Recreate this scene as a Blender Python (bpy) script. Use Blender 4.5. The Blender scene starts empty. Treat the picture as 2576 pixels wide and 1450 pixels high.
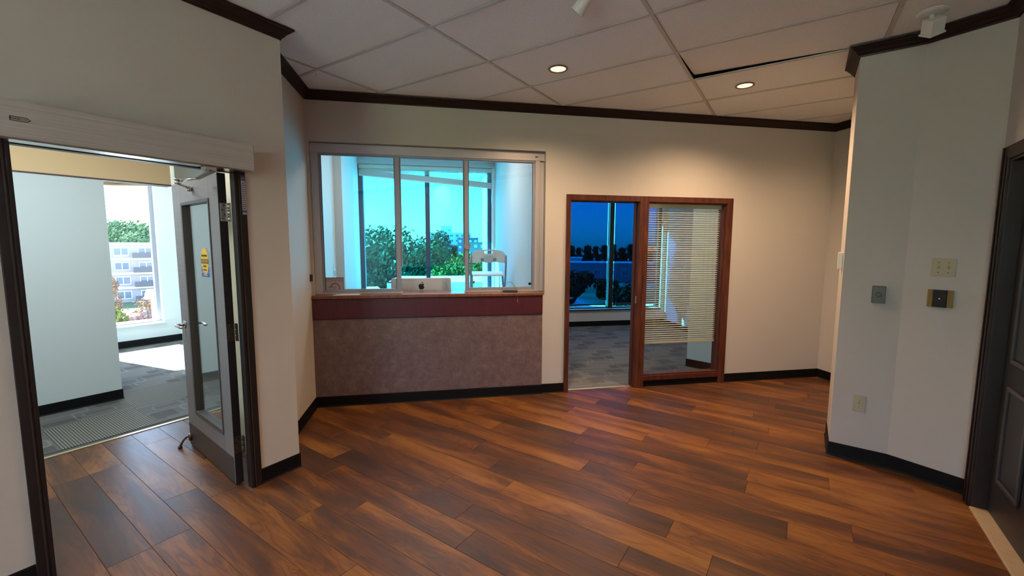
import bpy, bmesh, math, random
from mathutils import Vector, Matrix
random.seed(7)
sc = bpy.context.scene
COL = sc.collection
PI = math.pi
def R(d): return math.radians(d)

# ------------------------------------------------------------------ camera
F_PX, PITCH, ROLL, YAW, EYE = 1074.0, 0.1007, 0.0042, R(10.5), 1.57
cd = bpy.data.cameras.new('camera'); cam = bpy.data.objects.new('camera', cd); COL.objects.link(cam)
cd.sensor_width = 36.0; cd.lens = F_PX/2576.0*36.0; cd.clip_start = 0.05; cd.clip_end = 3000
hx, hy = math.sin(YAW), math.cos(YAW)
fwd = Vector((hx*math.cos(PITCH), hy*math.cos(PITCH), -math.sin(PITCH)))
up0 = Vector((hx*math.sin(PITCH), hy*math.sin(PITCH), math.cos(PITCH)))
rt0 = Vector((hy, -hx, 0))
rt = rt0*math.cos(ROLL) + up0*math.sin(ROLL); up = up0*math.cos(ROLL) - rt0*math.sin(ROLL)
cam.matrix_world = Matrix(((rt.x, up.x, -fwd.x, 0), (rt.y, up.y, -fwd.y, 0), (rt.z, up.z, -fwd.z, EYE), (0, 0, 0, 1)))
sc.camera = cam

# ------------------------------------------------------------------ world, sun, exposure
SUN_DIR = Vector((-0.611, 0.381, 0.695))
wd = bpy.data.worlds.new('sky'); sc.world = wd; wd.use_nodes = True
wn = wd.node_tree; wn.nodes.clear()
sky = wn.nodes.new('ShaderNodeTexSky'); sky.sky_type = 'NISHITA'; sky.sun_disc = False
sky.sun_elevation = R(44); sky.sun_rotation = math.atan2(SUN_DIR.x, SUN_DIR.y); sky.air_density = 1.0; sky.dust_density = 0.6
bg = wn.nodes.new('ShaderNodeBackground'); bg.inputs[1].default_value = 0.72
wo = wn.nodes.new('ShaderNodeOutputWorld')
wn.links.new(sky.outputs[0], bg.inputs[0]); wn.links.new(bg.outputs[0], wo.inputs[0])
sl = bpy.data.lights.new('sun', 'SUN'); sl.energy = 56.0; sl.angle = R(0.6); sl.color = (1.0, 0.95, 0.87)
so = bpy.data.objects.new('sun', sl); COL.objects.link(so)
so.rotation_euler = SUN_DIR.to_track_quat('Z', 'Y').to_euler(); so.location = (-8, 5, 12)
vs = sc.view_settings; vs.view_transform = 'Standard'; vs.look = 'None'; vs.gamma = 1.0; vs.use_curve_mapping = False
vs.exposure = 1.08
sc.cycles.max_bounces = 6; sc.cycles.diffuse_bounces = 3; sc.cycles.glossy_bounces = 2; sc.cycles.transparent_max_bounces = 20
sc.cycles.sample_clamp_indirect = 6.0; sc.cycles.caustics_reflective = False; sc.cycles.caustics_refractive = False

# ------------------------------------------------------------------ materials
def lin(c):
    return tuple(((v/255.0)/12.92 if v/255.0 <= 0.04045 else ((v/255.0+0.055)/1.055)**2.4) for v in c)
MATS = {}
def mat(name, col, rough=0.6, metal=0.0, bump=0.0, bscale=200.0, emit=None, estr=0.0, spec=0.5, var=0.0, vscale=6.0, coat=0.0):
    if name in MATS: return MATS[name]
    m = bpy.data.materials.new(name); m.use_nodes = True; n = m.node_tree; b = n.nodes['Principled BSDF']
    c = (*col, 1.0)
    b.inputs['Base Color'].default_value = c; b.inputs['Roughness'].default_value = rough; b.inputs['Metallic'].default_value = metal
    b.inputs['Specular IOR Level'].default_value = spec; b.inputs['Coat Weight'].default_value = coat
    tc = n.nodes.new('ShaderNodeTexCoord')
    if var > 0:
        nz = n.nodes.new('ShaderNodeTexNoise'); nz.inputs['Scale'].default_value = vscale; nz.inputs['Detail'].default_value = 5
        mx = n.nodes.new('ShaderNodeMix'); mx.data_type = 'RGBA'
        mx.inputs[6].default_value = tuple(v*(1-var) for v in col)+(1,); mx.inputs[7].default_value = tuple(min(1, v*(1+var)) for v in col)+(1,)
        n.links.new(tc.outputs['Object'], nz.inputs['Vector']); n.links.new(nz.outputs[0], mx.inputs[0]); n.links.new(mx.outputs[2], b.inputs['Base Color'])
    if bump > 0:
        nz2 = n.nodes.new('ShaderNodeTexNoise'); nz2.inputs['Scale'].default_value = bscale; nz2.inputs['Detail'].default_value = 3
        bp = n.nodes.new('ShaderNodeBump'); bp.inputs['Strength'].default_value = bump; bp.inputs['Distance'].default_value = 0.002
        n.links.new(tc.outputs['Object'], nz2.inputs['Vector']); n.links.new(nz2.outputs[0], bp.inputs['Height']); n.links.new(bp.outputs[0], b.inputs['Normal'])
    if emit: b.inputs['Emission Color'].default_value = (*emit, 1); b.inputs['Emission Strength'].default_value = estr
    MATS[name] = m; return m
def glass(name, tint, ior=1.45, extra=0.0, milk=0.0, milkcol=(0.5, 0.5, 0.5)):
    m = bpy.data.materials.new(name); m.use_nodes = True; n = m.node_tree; n.nodes.clear()
    t = n.nodes.new('ShaderNodeBsdfTransparent'); t.inputs[0].default_value = (*tint, 1)
    g = n.nodes.new('ShaderNodeBsdfGlossy'); g.inputs['Roughness'].default_value = 0.01; g.inputs[0].default_value = (0.9, 0.95, 1, 1)
    fr = n.nodes.new('ShaderNodeFresnel'); ge = n.nodes.new('ShaderNodeNewGeometry'); mr = n.nodes.new('ShaderNodeMapRange')
    mr.inputs['To Min'].default_value = ior; mr.inputs['To Max'].default_value = 1.0/ior   # a thin pane: both faces reflect alike
    n.links.new(ge.outputs['Backfacing'], mr.inputs['Value']); n.links.new(mr.outputs[0], fr.inputs[0])
    mx = n.nodes.new('ShaderNodeMixShader'); o = n.nodes.new('ShaderNodeOutputMaterial')
    src = t
    if milk > 0:
        d = n.nodes.new('ShaderNodeBsdfDiffuse'); d.inputs[0].default_value = (*milkcol, 1)
        m2 = n.nodes.new('ShaderNodeMixShader'); m2.inputs[0].default_value = milk
        n.links.new(t.outputs[0], m2.inputs[1]); n.links.new(d.outputs[0], m2.inputs[2]); src = m2
    n.links.new(fr.outputs[0], mx.inputs[0]); n.links.new(src.outputs[0], mx.inputs[1]); n.links.new(g.outputs[0], mx.inputs[2])
    n.links.new(mx.outputs[0], o.inputs[0]); MATS[name] = m; return m

PAINT = mat('wall_paint', (0.61, 0.565, 0.52), 0.75, bump=0.25, bscale=260, var=0.02, vscale=3)
PAINTW = mat('cool_white_paint', (0.74, 0.83, 0.84), 0.7, bump=0.15, bscale=260)
CREAM = mat('cream_paint', (0.80, 0.68, 0.48), 0.7, bump=0.15, bscale=260)
TAN = mat('lamplit_tan_bulkhead', (0.88, 0.62, 0.34), 0.7)  # warm lamplight on a white bulkhead, put into the colour
CROWN = mat('dark_mahogany_trim', (0.016, 0.006, 0.006), 0.5, bump=0.1, bscale=90, spec=0.3)
BASE = mat('black_vinyl_base', (0.004, 0.004, 0.005), 0.6, spec=0.22)
ALU = mat('white_aluminium', (0.55, 0.53, 0.55), 0.4, metal=0.35)
ALUE = mat('grey_aluminium', (0.36, 0.37, 0.42), 0.45, metal=0.3)
DARKAL = mat('dark_blue_mullion', (0.035, 0.05, 0.085), 0.45, metal=0.2)
BROWNFR = mat('dark_brown_frame_paint', (0.020, 0.015, 0.016), 0.38, spec=0.4)
STONE = mat('tan_stone_threshold', (0.52, 0.38, 0.24), 0.45, var=0.15, vscale=30)
BRASSY = mat('pale_brass_strip', (0.75, 0.62, 0.34), 0.3, metal=0.7)
CHROME = mat('satin_chrome', (0.62, 0.60, 0.58), 0.25, metal=0.95)
BRONZE = mat('oiled_bronze', (0.11, 0.075, 0.055), 0.4, metal=0.7)
WHITEPL = mat('white_plastic', (0.80, 0.79, 0.76), 0.4)
IVORY = mat('ivory_plastic', (0.52, 0.46, 0.31), 0.4)
BLACKP = mat('black_plastic', (0.008, 0.008, 0.009), 0.3)
GREYMET = mat('grey_green_metal', (0.13, 0.125, 0.105), 0.5, metal=0.3)
GOLD = mat('gold_ribbed_brass', (0.36, 0.22, 0.075), 0.4, metal=0.7)
SILVER = mat('brushed_silver_case', (0.68, 0.66, 0.64), 0.35, metal=0.25)
PAPER = mat('white_paper', (0.85, 0.85, 0.87), 0.8)
SCREEN = glass('solar_shade_mesh', (0.03, 0.20, 0.32), ior=1.02, milk=0.08, milkcol=(0.06, 0.07, 0.09))
CLEAR = glass('clear_glass', (0.95, 0.98, 0.97))
FILM = glass('blue_film_glass', (0.17, 0.64, 0.86))
PALEGL = glass('pale_window_glass', (0.88, 0.95, 1.0))
def nodes_mat(name):
    m = bpy.data.materials.new(name); m.use_nodes = True; MATS[name] = m
    return m, m.node_tree, m.node_tree.nodes['Principled BSDF']
def math_node(n, op, a=None, b=None, v=None):
    k = n.nodes.new('ShaderNodeMath'); k.operation = op
    for i, s in enumerate((a, b)):
        if s is None: continue
        if isinstance(s, (int, float)): k.inputs[i].default_value = s
        else: n.links.new(s, k.inputs[i])
    return k.outputs[0]
def ramp(n, fac, stops):
    r = n.nodes.new('ShaderNodeValToRGB'); e = r.color_ramp.elements
    while len(e) < len(stops): e.new(0.5)
    for i, (p, c) in enumerate(stops): e[i].position = p; e[i].color = (*c, 1)
    n.links.new(fac, r.inputs[0]); return r.outputs[0]
def mapped(n, src, scale, add=None):
    mp = n.nodes.new('ShaderNodeMapping'); mp.inputs['Scale'].default_value = scale
    n.links.new(src, mp.inputs['Vector'])
    if add is not None: n.links.new(add, mp.inputs['Location'])
    return mp.outputs[0]
def noise(n, vec, scale=1.0, detail=4.0, rough=0.55, dist=0.0):
    z = n.nodes.new('ShaderNodeTexNoise'); z.inputs['Scale'].default_value = scale; z.inputs['Detail'].default_value = detail
    z.inputs['Roughness'].default_value = rough; z.inputs['Distortion'].default_value = dist
    n.links.new(vec, z.inputs['Vector']); return z.outputs[0]

def wood_floor():
    m, n, b = nodes_mat('walnut_vinyl_plank')
    tc = n.nodes.new('ShaderNodeTexCoord'); oi = n.nodes.new('ShaderNodeObjectInfo')
    rnd = math_node(n, 'MULTIPLY', oi.outputs['Random'], 97.0)
    cmb = n.nodes.new('ShaderNodeCombineXYZ'); n.links.new(rnd, cmb.inputs[0]); n.links.new(rnd, cmb.inputs[1])
    big = noise(n, mapped(n, tc.outputs['Object'], (1.1, 5.5, 1), cmb.outputs[0]), 1.0, 2.5, 0.5, 0.5)
    mid = noise(n, mapped(n, tc.outputs['Object'], (2.6, 24.0, 1), cmb.outputs[0]), 1.0, 6, 0.62, 1.8)
    fine = noise(n, mapped(n, tc.outputs['Object'], (9.0, 210.0, 1), cmb.outputs[0]), 1.0, 3, 0.6)
    vein = noise(n, mapped(n, tc.outputs['Object'], (0.9, 6.5, 1), cmb.outputs[0]), 1.0, 3, 0.5, 0.9)
    vl = math_node(n, 'POWER', math_node(n, 'ABSOLUTE', math_node(n, 'SINE', math_node(n, 'MULTIPLY', vein, 34.0))), 0.35)   # thin dark growth lines
    r2 = math_node(n, 'SUBTRACT', math_node(n, 'FRACT', math_node(n, 'MULTIPLY', oi.outputs['Random'], 13.7)), 0.5)
    f = math_node(n, 'ADD', math_node(n, 'MULTIPLY', big, 0.90), math_node(n, 'MULTIPLY', mid, 0.34))
    f = math_node(n, 'ADD', f, math_node(n, 'MULTIPLY', fine, 0.10))
    f = math_node(n, 'ADD', f, math_node(n, 'MULTIPLY', r2, 0.27))
    f = math_node(n, 'ADD', f, math_node(n, 'MULTIPLY', math_node(n, 'SUBTRACT', vl, 0.85), 0.16))
    c = ramp(n, f, [(0.36, (0.055, 0.029, 0.020)), (0.53, (0.086, 0.038, 0.023)), (0.65, (0.130, 0.049, 0.021)), (0.77, (0.215, 0.080, 0.023)), (0.93, (0.30, 0.124, 0.030))])
    n.links.new(c, b.inputs['Base Color'])
    b.inputs['Specular IOR Level'].default_value = 0.24
    rr = math_node(n, 'ADD', math_node(n, 'MULTIPLY', mid, 0.22), 0.27); n.links.new(rr, b.inputs['Roughness'])
    bp = n.nodes.new('ShaderNodeBump'); bp.inputs['Strength'].default_value = 0.12; bp.inputs['Distance'].default_value = 0.001
    n.links.new(fine, bp.inputs['Height']); n.links.new(bp.outputs[0], b.inputs['Normal']); return m
def red_wood(name, c0, c1, rough=0.38):
    m, n, b = nodes_mat(name)
    tc = n.nodes.new('ShaderNodeTexCoord')
    a = noise(n, mapped(n, tc.outputs['Object'], (22, 22, 3.0)), 1.0, 6, 0.6, 0.8)
    n.links.new(ramp(n, a, [(0.30, c0), (0.72, c1)]), b.inputs['Base Color']); b.inputs['Roughness'].default_value = rough
    return m
def laminate():
    m, n, b = nodes_mat('mottled_plum_laminate')
    tc = n.nodes.new('ShaderNodeTexCoord')
    a = noise(n, tc.outputs['Object'], 11, 9, 0.85); f2 = noise(n, tc.outputs['Object'], 60, 6, 0.85)
    f = math_node(n, 'ADD', math_node(n, 'MULTIPLY', a, 0.6), math_node(n, 'MULTIPLY', f2, 0.4))
    n.links.new(ramp(n, f, [(0.36, (0.115, 0.072, 0.080)), (0.50, (0.185, 0.125, 0.128)), (0.64, (0.29, 0.215, 0.195))]), b.inputs['Base Color'])
    b.inputs['Roughness'].default_value = 0.42; return m
def ceiling_tile_mat():
    m, n, b = nodes_mat('speckled_ceiling_tile')
    tc = n.nodes.new('ShaderNodeTexCoord'); oi = n.nodes.new('ShaderNodeObjectInfo')
    a = noise(n, tc.outputs['Object'], 160, 4, 0.7); 
    n.links.new(ramp(n, a, [(0.30, (0.68, 0.68, 0.68)), (0.42, (0.90, 0.90, 0.90)), (0.6, (0.93, 0.93, 0.93))]), b.inputs['Base Color'])
    b.inputs['Roughness'].default_value = 0.9
    bp = n.nodes.new('ShaderNodeBump'); bp.inputs['Strength'].default_value = 0.5; bp.inputs['Distance'].default_value = 0.002
    n.links.new(a, bp.inputs['Height']); n.links.new(bp.outputs[0], b.inputs['Normal']); return m
def carpet_mat(name, ribs, c0, c1, c2):
    m, n, b = nodes_mat(name)
    tc = n.nodes.new('ShaderNodeTexCoord'); oi = n.nodes.new('ShaderNodeObjectInfo')
    pile = noise(n, tc.outputs['Object'], 420, 3, 0.7)
    if ribs:
        wv = n.nodes.new('ShaderNodeTexWave'); wv.inputs['Scale'].default_value = 18; wv.bands_direction = 'X'; wv.inputs['Distortion'].default_value = 0.25
        n.links.new(tc.outputs['Object'], wv.inputs['Vector'])
        c = ramp(n, wv.outputs[1], [(0.35, c0), (0.65, c2)])
    else:
        sx = n.nodes.new('ShaderNodeSeparateXYZ'); n.links.new(tc.outputs['Object'], sx.inputs[0])
        def rbox(cx, cy, hx_, hy_, r):     # signed distance to a rounded rectangle
            qx = math_node(n, 'SUBTRACT', math_node(n, 'ABSOLUTE', math_node(n, 'SUBTRACT', sx.outputs[0], cx)), hx_-r)
            qy = math_node(n, 'SUBTRACT', math_node(n, 'ABSOLUTE', math_node(n, 'SUBTRACT', sx.outputs[1], cy)), hy_-r)
            ax, ay = math_node(n, 'MAXIMUM', qx, 0.0), math_node(n, 'MAXIMUM', qy, 0.0)
            ln = math_node(n, 'SQRT', math_node(n, 'ADD', math_node(n, 'MULTIPLY', ax, ax), math_node(n, 'MULTIPLY', ay, ay)))
            return math_node(n, 'SUBTRACT', math_node(n, 'ADD', ln, math_node(n, 'MINIMUM', math_node(n, 'MAXIMUM', qx, qy), 0.0)), r)
        f = 0.45
        for cx, cy, hx_, hy_, r, fill, line in ((-.13, .14, .20, .13, .05, .0, .42), (.16, .20, .12, .055, .02, -.30, .0), (.12, -.05, .17, .085, .04, .10, .38), (-.20, -.10, .085, .11, .02, -.26, .0), (-.02, -.22, .20, .05, .03, .16, .0), (.24, -.22, .055, .07, .02, -.30, .0), (-.10, .13, .11, .06, .03, -.10, .30)):
            d = rbox(cx, cy, hx_, hy_, r)
            if fill: f = math_node(n, 'ADD', math_node(n, 'MULTIPLY', math_node(n, 'LESS_THAN', d, 0.0), fill), f)
            if line: f = math_node(n, 'ADD', math_node(n, 'MULTIPLY', math_node(n, 'LESS_THAN', math_node(n, 'ABSOLUTE', d), 0.009), line), f)
        c = ramp(n, f, [(0.10, c0), (0.45, c1), (0.9, c2)])
    mx = n.nodes.new('ShaderNodeMix'); mx.data_type = 'RGBA'; mx.blend_type = 'MULTIPLY'; mx.inputs[0].default_value = 0.6
    n.links.new(c, mx.inputs[6]); n.links.new(ramp(n, pile, [(0.3, (0.55, 0.55, 0.55)), (0.7, (1, 1, 1))]), mx.inputs[7])
    n.links.new(mx.outputs[2], b.inputs['Base Color']); b.inputs['Roughness'].default_value = 0.95; b.inputs['Specular IOR Level'].default_value = 0.15
    bp = n.nodes.new('ShaderNodeBump'); bp.inputs['Strength'].default_value = 0.4; bp.inputs['Distance'].default_value = 0.003
    n.links.new(pile, bp.inputs['Height']); n.links.new(bp.outputs[0], b.inputs['Normal']); return m
def brushed(name, col, rough, metal):
    m, n, b = nodes_mat(name)
    tc = n.nodes.new('ShaderNodeTexCoord')
    a = noise(n, mapped(n, tc.outputs['Object'], (1.5, 30, 170)), 1.0, 3, 0.6)
    n.links.new(ramp(n, a, [(0.3, tuple(v*0.86 for v in col)), (0.7, tuple(min(1, v*1.1) for v in col))]), b.inputs['Base Color'])
    b.inputs['Roughness'].default_value = rough; b.inputs['Metallic'].default_value = metal; return m
CONCF = mat('sunshade_fin_concrete', (0.5, 0.5, 0.48), 0.9)
FLOORM = wood_floor()
REDWOOD = red_wood('mahogany_frame_wood', (0.050, 0.012, 0.008), (0.150, 0.042, 0.022))
CTOP = red_wood('red_brown_counter_edge', (0.16, 0.062, 0.034), (0.27, 0.115, 0.065), 0.3)
APRON = red_wood('burgundy_apron_laminate', (0.075, 0.012, 0.022), (0.10, 0.018, 0.031), 0.4)
CASING = red_wood('dark_walnut_casing', (0.012, 0.005, 0.004), (0.028, 0.011, 0.009), 0.5)
LAM = laminate(); CTILE = ceiling_tile_mat()
TBAR = mat('ceiling_grid_paint', (0.60, 0.58, 0.55), 0.6)
CARP = carpet_mat('grey_pattern_carpet', False, (0.12, 0.118, 0.115), (0.18, 0.176, 0.168), (0.27, 0.265, 0.25))
RIBC = carpet_mat('ribbed_grey_carpet', True, (0.11, 0.108, 0.10), (0.16, 0.15, 0.14), (0.30, 0.29, 0.25))
OPERM = brushed('brushed_operator_aluminium', (0.58, 0.54, 0.52), 0.5, 0.2)
DOORM = brushed('taupe_grey_door_paint', (0.27, 0.245, 0.245), 0.42, 0.2)
KICKM = mat('bronze_kick_plate', (0.110, 0.090, 0.088), 0.38, metal=0.5, bump=0.1, bscale=40)
GREYDOOR = mat('charcoal_panel_door_paint', (0.022, 0.023, 0.028), 0.42)
BLINDM = mat('cream_blind_slat', (0.72, 0.66, 0.52), 0.5)

# ------------------------------------------------------------------ mesh helpers
class MB:
    def __init__(s): s.v = []; s.f = []
    def add(s, vs, fs):
        o = len(s.v); s.v += [tuple(v) for v in vs]; s.f += [tuple(i+o for i in f) for f in fs]; return s
    def box(s, x0, x1, y0, y1, z0, z1):
        return s.add([(x0,y0,z0),(x1,y0,z0),(x1,y1,z0),(x0,y1,z0),(x0,y0,z1),(x1,y0,z1),(x1,y1,z1),(x0,y1,z1)],
                     [(0,3,2,1),(4,5,6,7),(0,1,5,4),(1,2,6,5),(2,3,7,6),(3,0,4,7)])
    def prism(s, poly, z0, z1):
        a = sum(poly[i][0]*poly[(i+1)%len(poly)][1]-poly[(i+1)%len(poly)][0]*poly[i][1] for i in range(len(poly)))
        if a < 0: poly = poly[::-1]
        k = len(poly)
        return s.add([(x,y,z0) for x,y in poly]+[(x,y,z1) for x,y in poly],
                     [tuple(range(k))[::-1], tuple(range(k,2*k))]+[(i,(i+1)%k,k+(i+1)%k,k+i) for i in range(k)])
    def plate(s, poly, y0, y1):   # polygon in x,z extruded along y
        a = sum(poly[i][0]*poly[(i+1)%len(poly)][1]-poly[(i+1)%len(poly)][0]*poly[i][1] for i in range(len(poly)))
        if a < 0: poly = poly[::-1]
        k = len(poly)
        return s.add([(x,y0,z) for x,z in poly]+[(x,y1,z) for x,z in poly],
                     [tuple(range(k)), tuple(range(k,2*k))[::-1]]+[(i,k+i,k+(i+1)%k,(i+1)%k) for i in range(k)])
    def tube(s, pts, r, n=10, cap=True):
        pts = [Vector(p) for p in pts]; rs = r if isinstance(r, (list, tuple)) else [r]*len(pts)
        o = len(s.v); prev = None
        for i, p in enumerate(pts):
            d = (pts[min(i+1,len(pts)-1)]-pts[max(i-1,0)]).normalized()
            if prev is None:
                a = d.orthogonal().normalized()
            else:
                a = (prev-d*prev.dot(d)).normalized()
            prev = a; b = d.cross(a)
            for j in range(n):
                t = 2*PI*j/n; q = p+(a*math.cos(t)+b*math.sin(t))*rs[i]; s.v.append(tuple(q))
        for i in range(len(pts)-1):
            for j in range(n):
                s.f.append((o+i*n+j, o+i*n+(j+1)%n, o+(i+1)*n+(j+1)%n, o+(i+1)*n+j))
        if cap:
            s.f.append(tuple(o+j for j in range(n))[::-1]); s.f.append(tuple(o+(len(pts)-1)*n+j for j in range(n)))
        return s
    def lathe(s, prof, n=24, axis='z', c=(0,0,0), ring=False):  # prof: (r, h)
        o = len(s.v)
        for r, h in prof:
            for j in range(n):
                t = 2*PI*j/n; a, b = r*math.cos(t), r*math.sin(t)
                s.v.append((c[0]+a, c[1]+b, c[2]+h) if axis == 'z' else ((c[0]+a, c[1]+h, c[2]-b) if axis == 'y' else (c[0]+h, c[1]+a, c[2]+b)))
        for i in range(len(prof)-1):
            for j in range(n): s.f.append((o+i*n+j, o+i*n+(j+1)%n, o+(i+1)*n+(j+1)%n, o+(i+1)*n+j))
        if ring:
            k = (len(prof)-1)*n
            for j in range(n): s.f.append((o+k+j, o+k+(j+1)%n, o+(j+1)%n, o+j))
        else:
            s.f.append(tuple(o+j for j in range(n))[::-1]); s.f.append(tuple(o+(len(prof)-1)*n+j for j in range(n)))
        return s
def mesh_of(name, mb, m, smooth=False):
    me = bpy.data.meshes.new(name); me.from_pydata(mb.v, [], mb.f); me.update()
    bm = bmesh.new(); bm.from_mesh(me); bmesh.ops.recalc_face_normals(bm, faces=bm.faces); bm.to_mesh(me); bm.free()
    if m: me.materials.append(m)
    if smooth:
        for p in me.polygons: p.use_smooth = True
    return me
def obj(name, mb, m, parent=None, loc=None, rz=None, rot=None, bevel=0.0, smooth=False, kind=None, label=None, seg=2):
    me = mb if isinstance(mb, bpy.types.Mesh) else mesh_of(name, mb, m, smooth)
    o = bpy.data.objects.new(name, me); COL.objects.link(o)
    if parent: o.parent = parent
    if loc: o.location = loc
    if rz is not None: o.rotation_euler = (0, 0, rz)
    if rot: o.rotation_euler = rot
    if bevel > 0:
        b = o.modifiers.new('bevel', 'BEVEL'); b.width = bevel; b.segments = seg; b.limit_method = 'ANGLE'; b.angle_limit = R(40)
    if kind: o['kind'] = kind
    if label: o['label'] = label
    return o
def thing(name, label, cat, loc=(0,0,0), rz=0.0, group=None, kind=None):
    o = bpy.data.objects.new(name, None); COL.objects.link(o); o.location = loc; o.rotation_euler = (0,0,rz)
    o.empty_display_size = 0.05
    if kind: o['kind'] = kind
    o['label'] = label; o['category'] = cat
    if group: o['group'] = group
    return o
def tag(o, label, cat, group=None):
    o['label'] = label; o['category'] = cat
    if group: o['group'] = group
    return o
def struct(name, mb, m, label, loc=None, rz=None, bevel=0.0, smooth=False, cat=None):
    o = obj(name, mb, m, loc=loc, rz=rz, bevel=bevel, smooth=smooth, kind='structure', label=label)
    o['category'] = cat or name.split('_')[0]; return o
def copy_tree(o, parent=None):
    c = o.copy(); COL.objects.link(c); c.parent = parent
    for ch in o.children: copy_tree(ch, c)
    return c
def text(name, body, size, m, parent, loc, rot=(PI/2, 0, 0), extrude=0.0004, align='CENTER', sx=1.0):
    cu = bpy.data.curves.new(name, 'FONT'); cu.body = body; cu.size = size; cu.extrude = extrude; cu.align_x = align; cu.align_y = 'CENTER'; cu.resolution_u = 2
    t = bpy.data.objects.new(name+'_tmp', cu); COL.objects.link(t); bpy.context.view_layer.update()
    dg = bpy.context.evaluated_depsgraph_get(); me = bpy.data.meshes.new_from_object(t.evaluated_get(dg))
    bpy.data.objects.remove(t); me.materials.clear(); me.materials.append(m)
    o = bpy.data.objects.new(name, me); COL.objects.link(o); o.parent = parent; o.location = loc; o.rotation_euler = rot; o.scale = (sx, 1, 1); return o
def clip(poly, nx, ny, d):   # keep nx*x+ny*y <= d
    out = []
    for i in range(len(poly)):
        a, b = poly[i], poly[(i+1) % len(poly)]; fa, fb = nx*a[0]+ny*a[1]-d, nx*b[0]+ny*b[1]-d
        if fa <= 0: out.append(a)
        if (fa < 0 < fb) or (fb < 0 < fa):
            t = fa/(fa-fb); out.append((a[0]+t*(b[0]-a[0]), a[1]+t*(b[1]-a[1])))
    return out
def inside(p, poly):
    x, y = p; r = False; j = len(poly)-1
    for i in range(len(poly)):
        if (poly[i][1] > y) != (poly[j][1] > y) and x < (poly[j][0]-poly[i][0])*(y-poly[i][1])/(poly[j][1]-poly[i][1])+poly[i][0]: r = not r
        j = i
    return r
def sweep(prof, path):   # profile (distance from the wall, z); the room is on the right of the path
    P = [Vector((x, y)) for x, y in path]; mb = MB(); k = len(prof)
    for i, p in enumerate(P):
        d0 = (p-P[i-1]).normalized() if i > 0 else None; d1 = (P[i+1]-p).normalized() if i < len(P)-1 else None
        n0 = Vector((d0.y, -d0.x)) if d0 else None; n1 = Vector((d1.y, -d1.x)) if d1 else None
        if n0 is None: m = n1
        elif n1 is None: m = n0
        else: m = (n0+n1)/(1+n0.dot(n1))
        for d, z in prof: q = p+m*d; mb.v.append((q.x, q.y, z))
    for i in range(len(P)-1):
        for j in range(k): mb.f.append((i*k+j, i*k+(j+1)%k, (i+1)*k+(j+1)%k, (i+1)*k+j))
    mb.f.append(tuple(range(k))); mb.f.append(tuple((len(P)-1)*k+j for j in range(k))[::-1])
    return mb

# ------------------------------------------------------------------ plan of the place
CEIL = 2.944; WTOP = 3.199
BW = 4.28                                   # face of the wall with the reception window
LA = R(46.5); LO = (-0.947, 3.109)          # left wall: outer corner and direction
LE = (math.cos(LA), math.sin(LA)); LN = (-math.sin(LA), math.cos(LA))
def L(s, t): return (LO[0]+s*LE[0]+t*LN[0], LO[1]+s*LE[1]+t*LN[1])
C1 = (2.932, 2.612); CB = (3.158, 2.368); CK = (3.305, 2.005); CT = (3.232, 2.912)
DD = (-math.sqrt(.5), -math.sqrt(.5))       # direction of the wall with the dark door
RET = -1.125                                # face of the short return wall
STRIP_D = 1.655 + (LO[0]*LN[0]+LO[1]*LN[1]) # wood ends here
FA = R(44.3); FO = (-4.36, 7.48); FE = (math.cos(FA), math.sin(FA)); FN = (-math.sin(FA), math.cos(FA))
def Fp(s, t): return (FO[0]+s*FE[0]+t*FN[0], FO[1]+s*FE[1]+t*FN[1])
WP = (-3.118, 4.853); WA = R(44.3); WE = (math.cos(WA), math.sin(WA)); WN = (-math.sin(WA), math.cos(WA))
def Wp(s, t): return (WP[0]+s*WE[0]+t*WN[0], WP[1]+s*WE[1]+t*WN[1])

# ---- floor
OUTLINE = [(6, -5.5), (6, 8.02), (1.131, 8.02), (1.131, 7.46), (-1.37, 7.46), Fp(1.27, .24), Fp(-1.22, .24), (-6.6, 2.0), (-5.6, -2.0), (-2.5, -5.5)]
floor = struct('floor', MB().prism(OUTLINE, -0.35, -0.010), mat('brown_subfloor', (0.20, 0.08, 0.035), 0.5), 'dark orange brown wood plank floor of the reception hall', cat='floor')
main_poly = [L(-2.2, 0), L(0, 0), (RET, 3.273), (RET, 4.36), (4.55, 4.36), (4.55, 1.6), CT, C1, CB, CK, (1.9, 0.6), (0.4, 0.4), (-1.2, 0.5)]
corr_poly = [L(-2.4, -0.05), L(0.3, -0.05), L(0.9, 1.8), L(-2.4, 1.8)]
PW, PL = 0.178, 1.2192
UD = (math.sqrt(.5), -math.sqrt(.5)); VD = (math.sqrt(.5), math.sqrt(.5))
offs = {0:-2.129, 1:-1.41, 2:-1.573, 3:-1.891, 4:-1.52, 5:-1.753, 6:-2.03, 7:-1.215, 9:-1.453, 11:-1.003, 12:0.664, -5:-2.705}
def plank_mb(poly, th=0.008, ch=0.0012):
    cx = sum(p[0] for p in poly)/len(poly); cy = sum(p[1] for p in poly)/len(poly); k = len(poly); g = 0.0005
    def shr(d): 
        out = []
        for x, y in poly:
            l = math.hypot(x-cx, y-cy); out.append((x-(1 if x > cx else -1)*d, y-(1 if y > cy else -1)*d))
        return out
    a, b = shr(g), shr(g+ch); mb = MB()
    mb.v = [(x,y,-th) for x,y in a]+[(x,y,-ch) for x,y in a]+[(x,y,0) for x,y in b]
    for q in (0, k):
        for i in range(k): mb.f.append((q+i, q+(i+1)%k, q+k+(i+1)%k, q+k+i))
    mb.f.append(tuple(range(2*k, 3*k))); return mb
PLANK = mesh_of('plank', plank_mb([(-PL/2,-PW/2),(PL/2,-PW/2),(PL/2,PW/2),(-PL/2,PW/2)]), FLOORM)
rr = random.Random(3)
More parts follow.
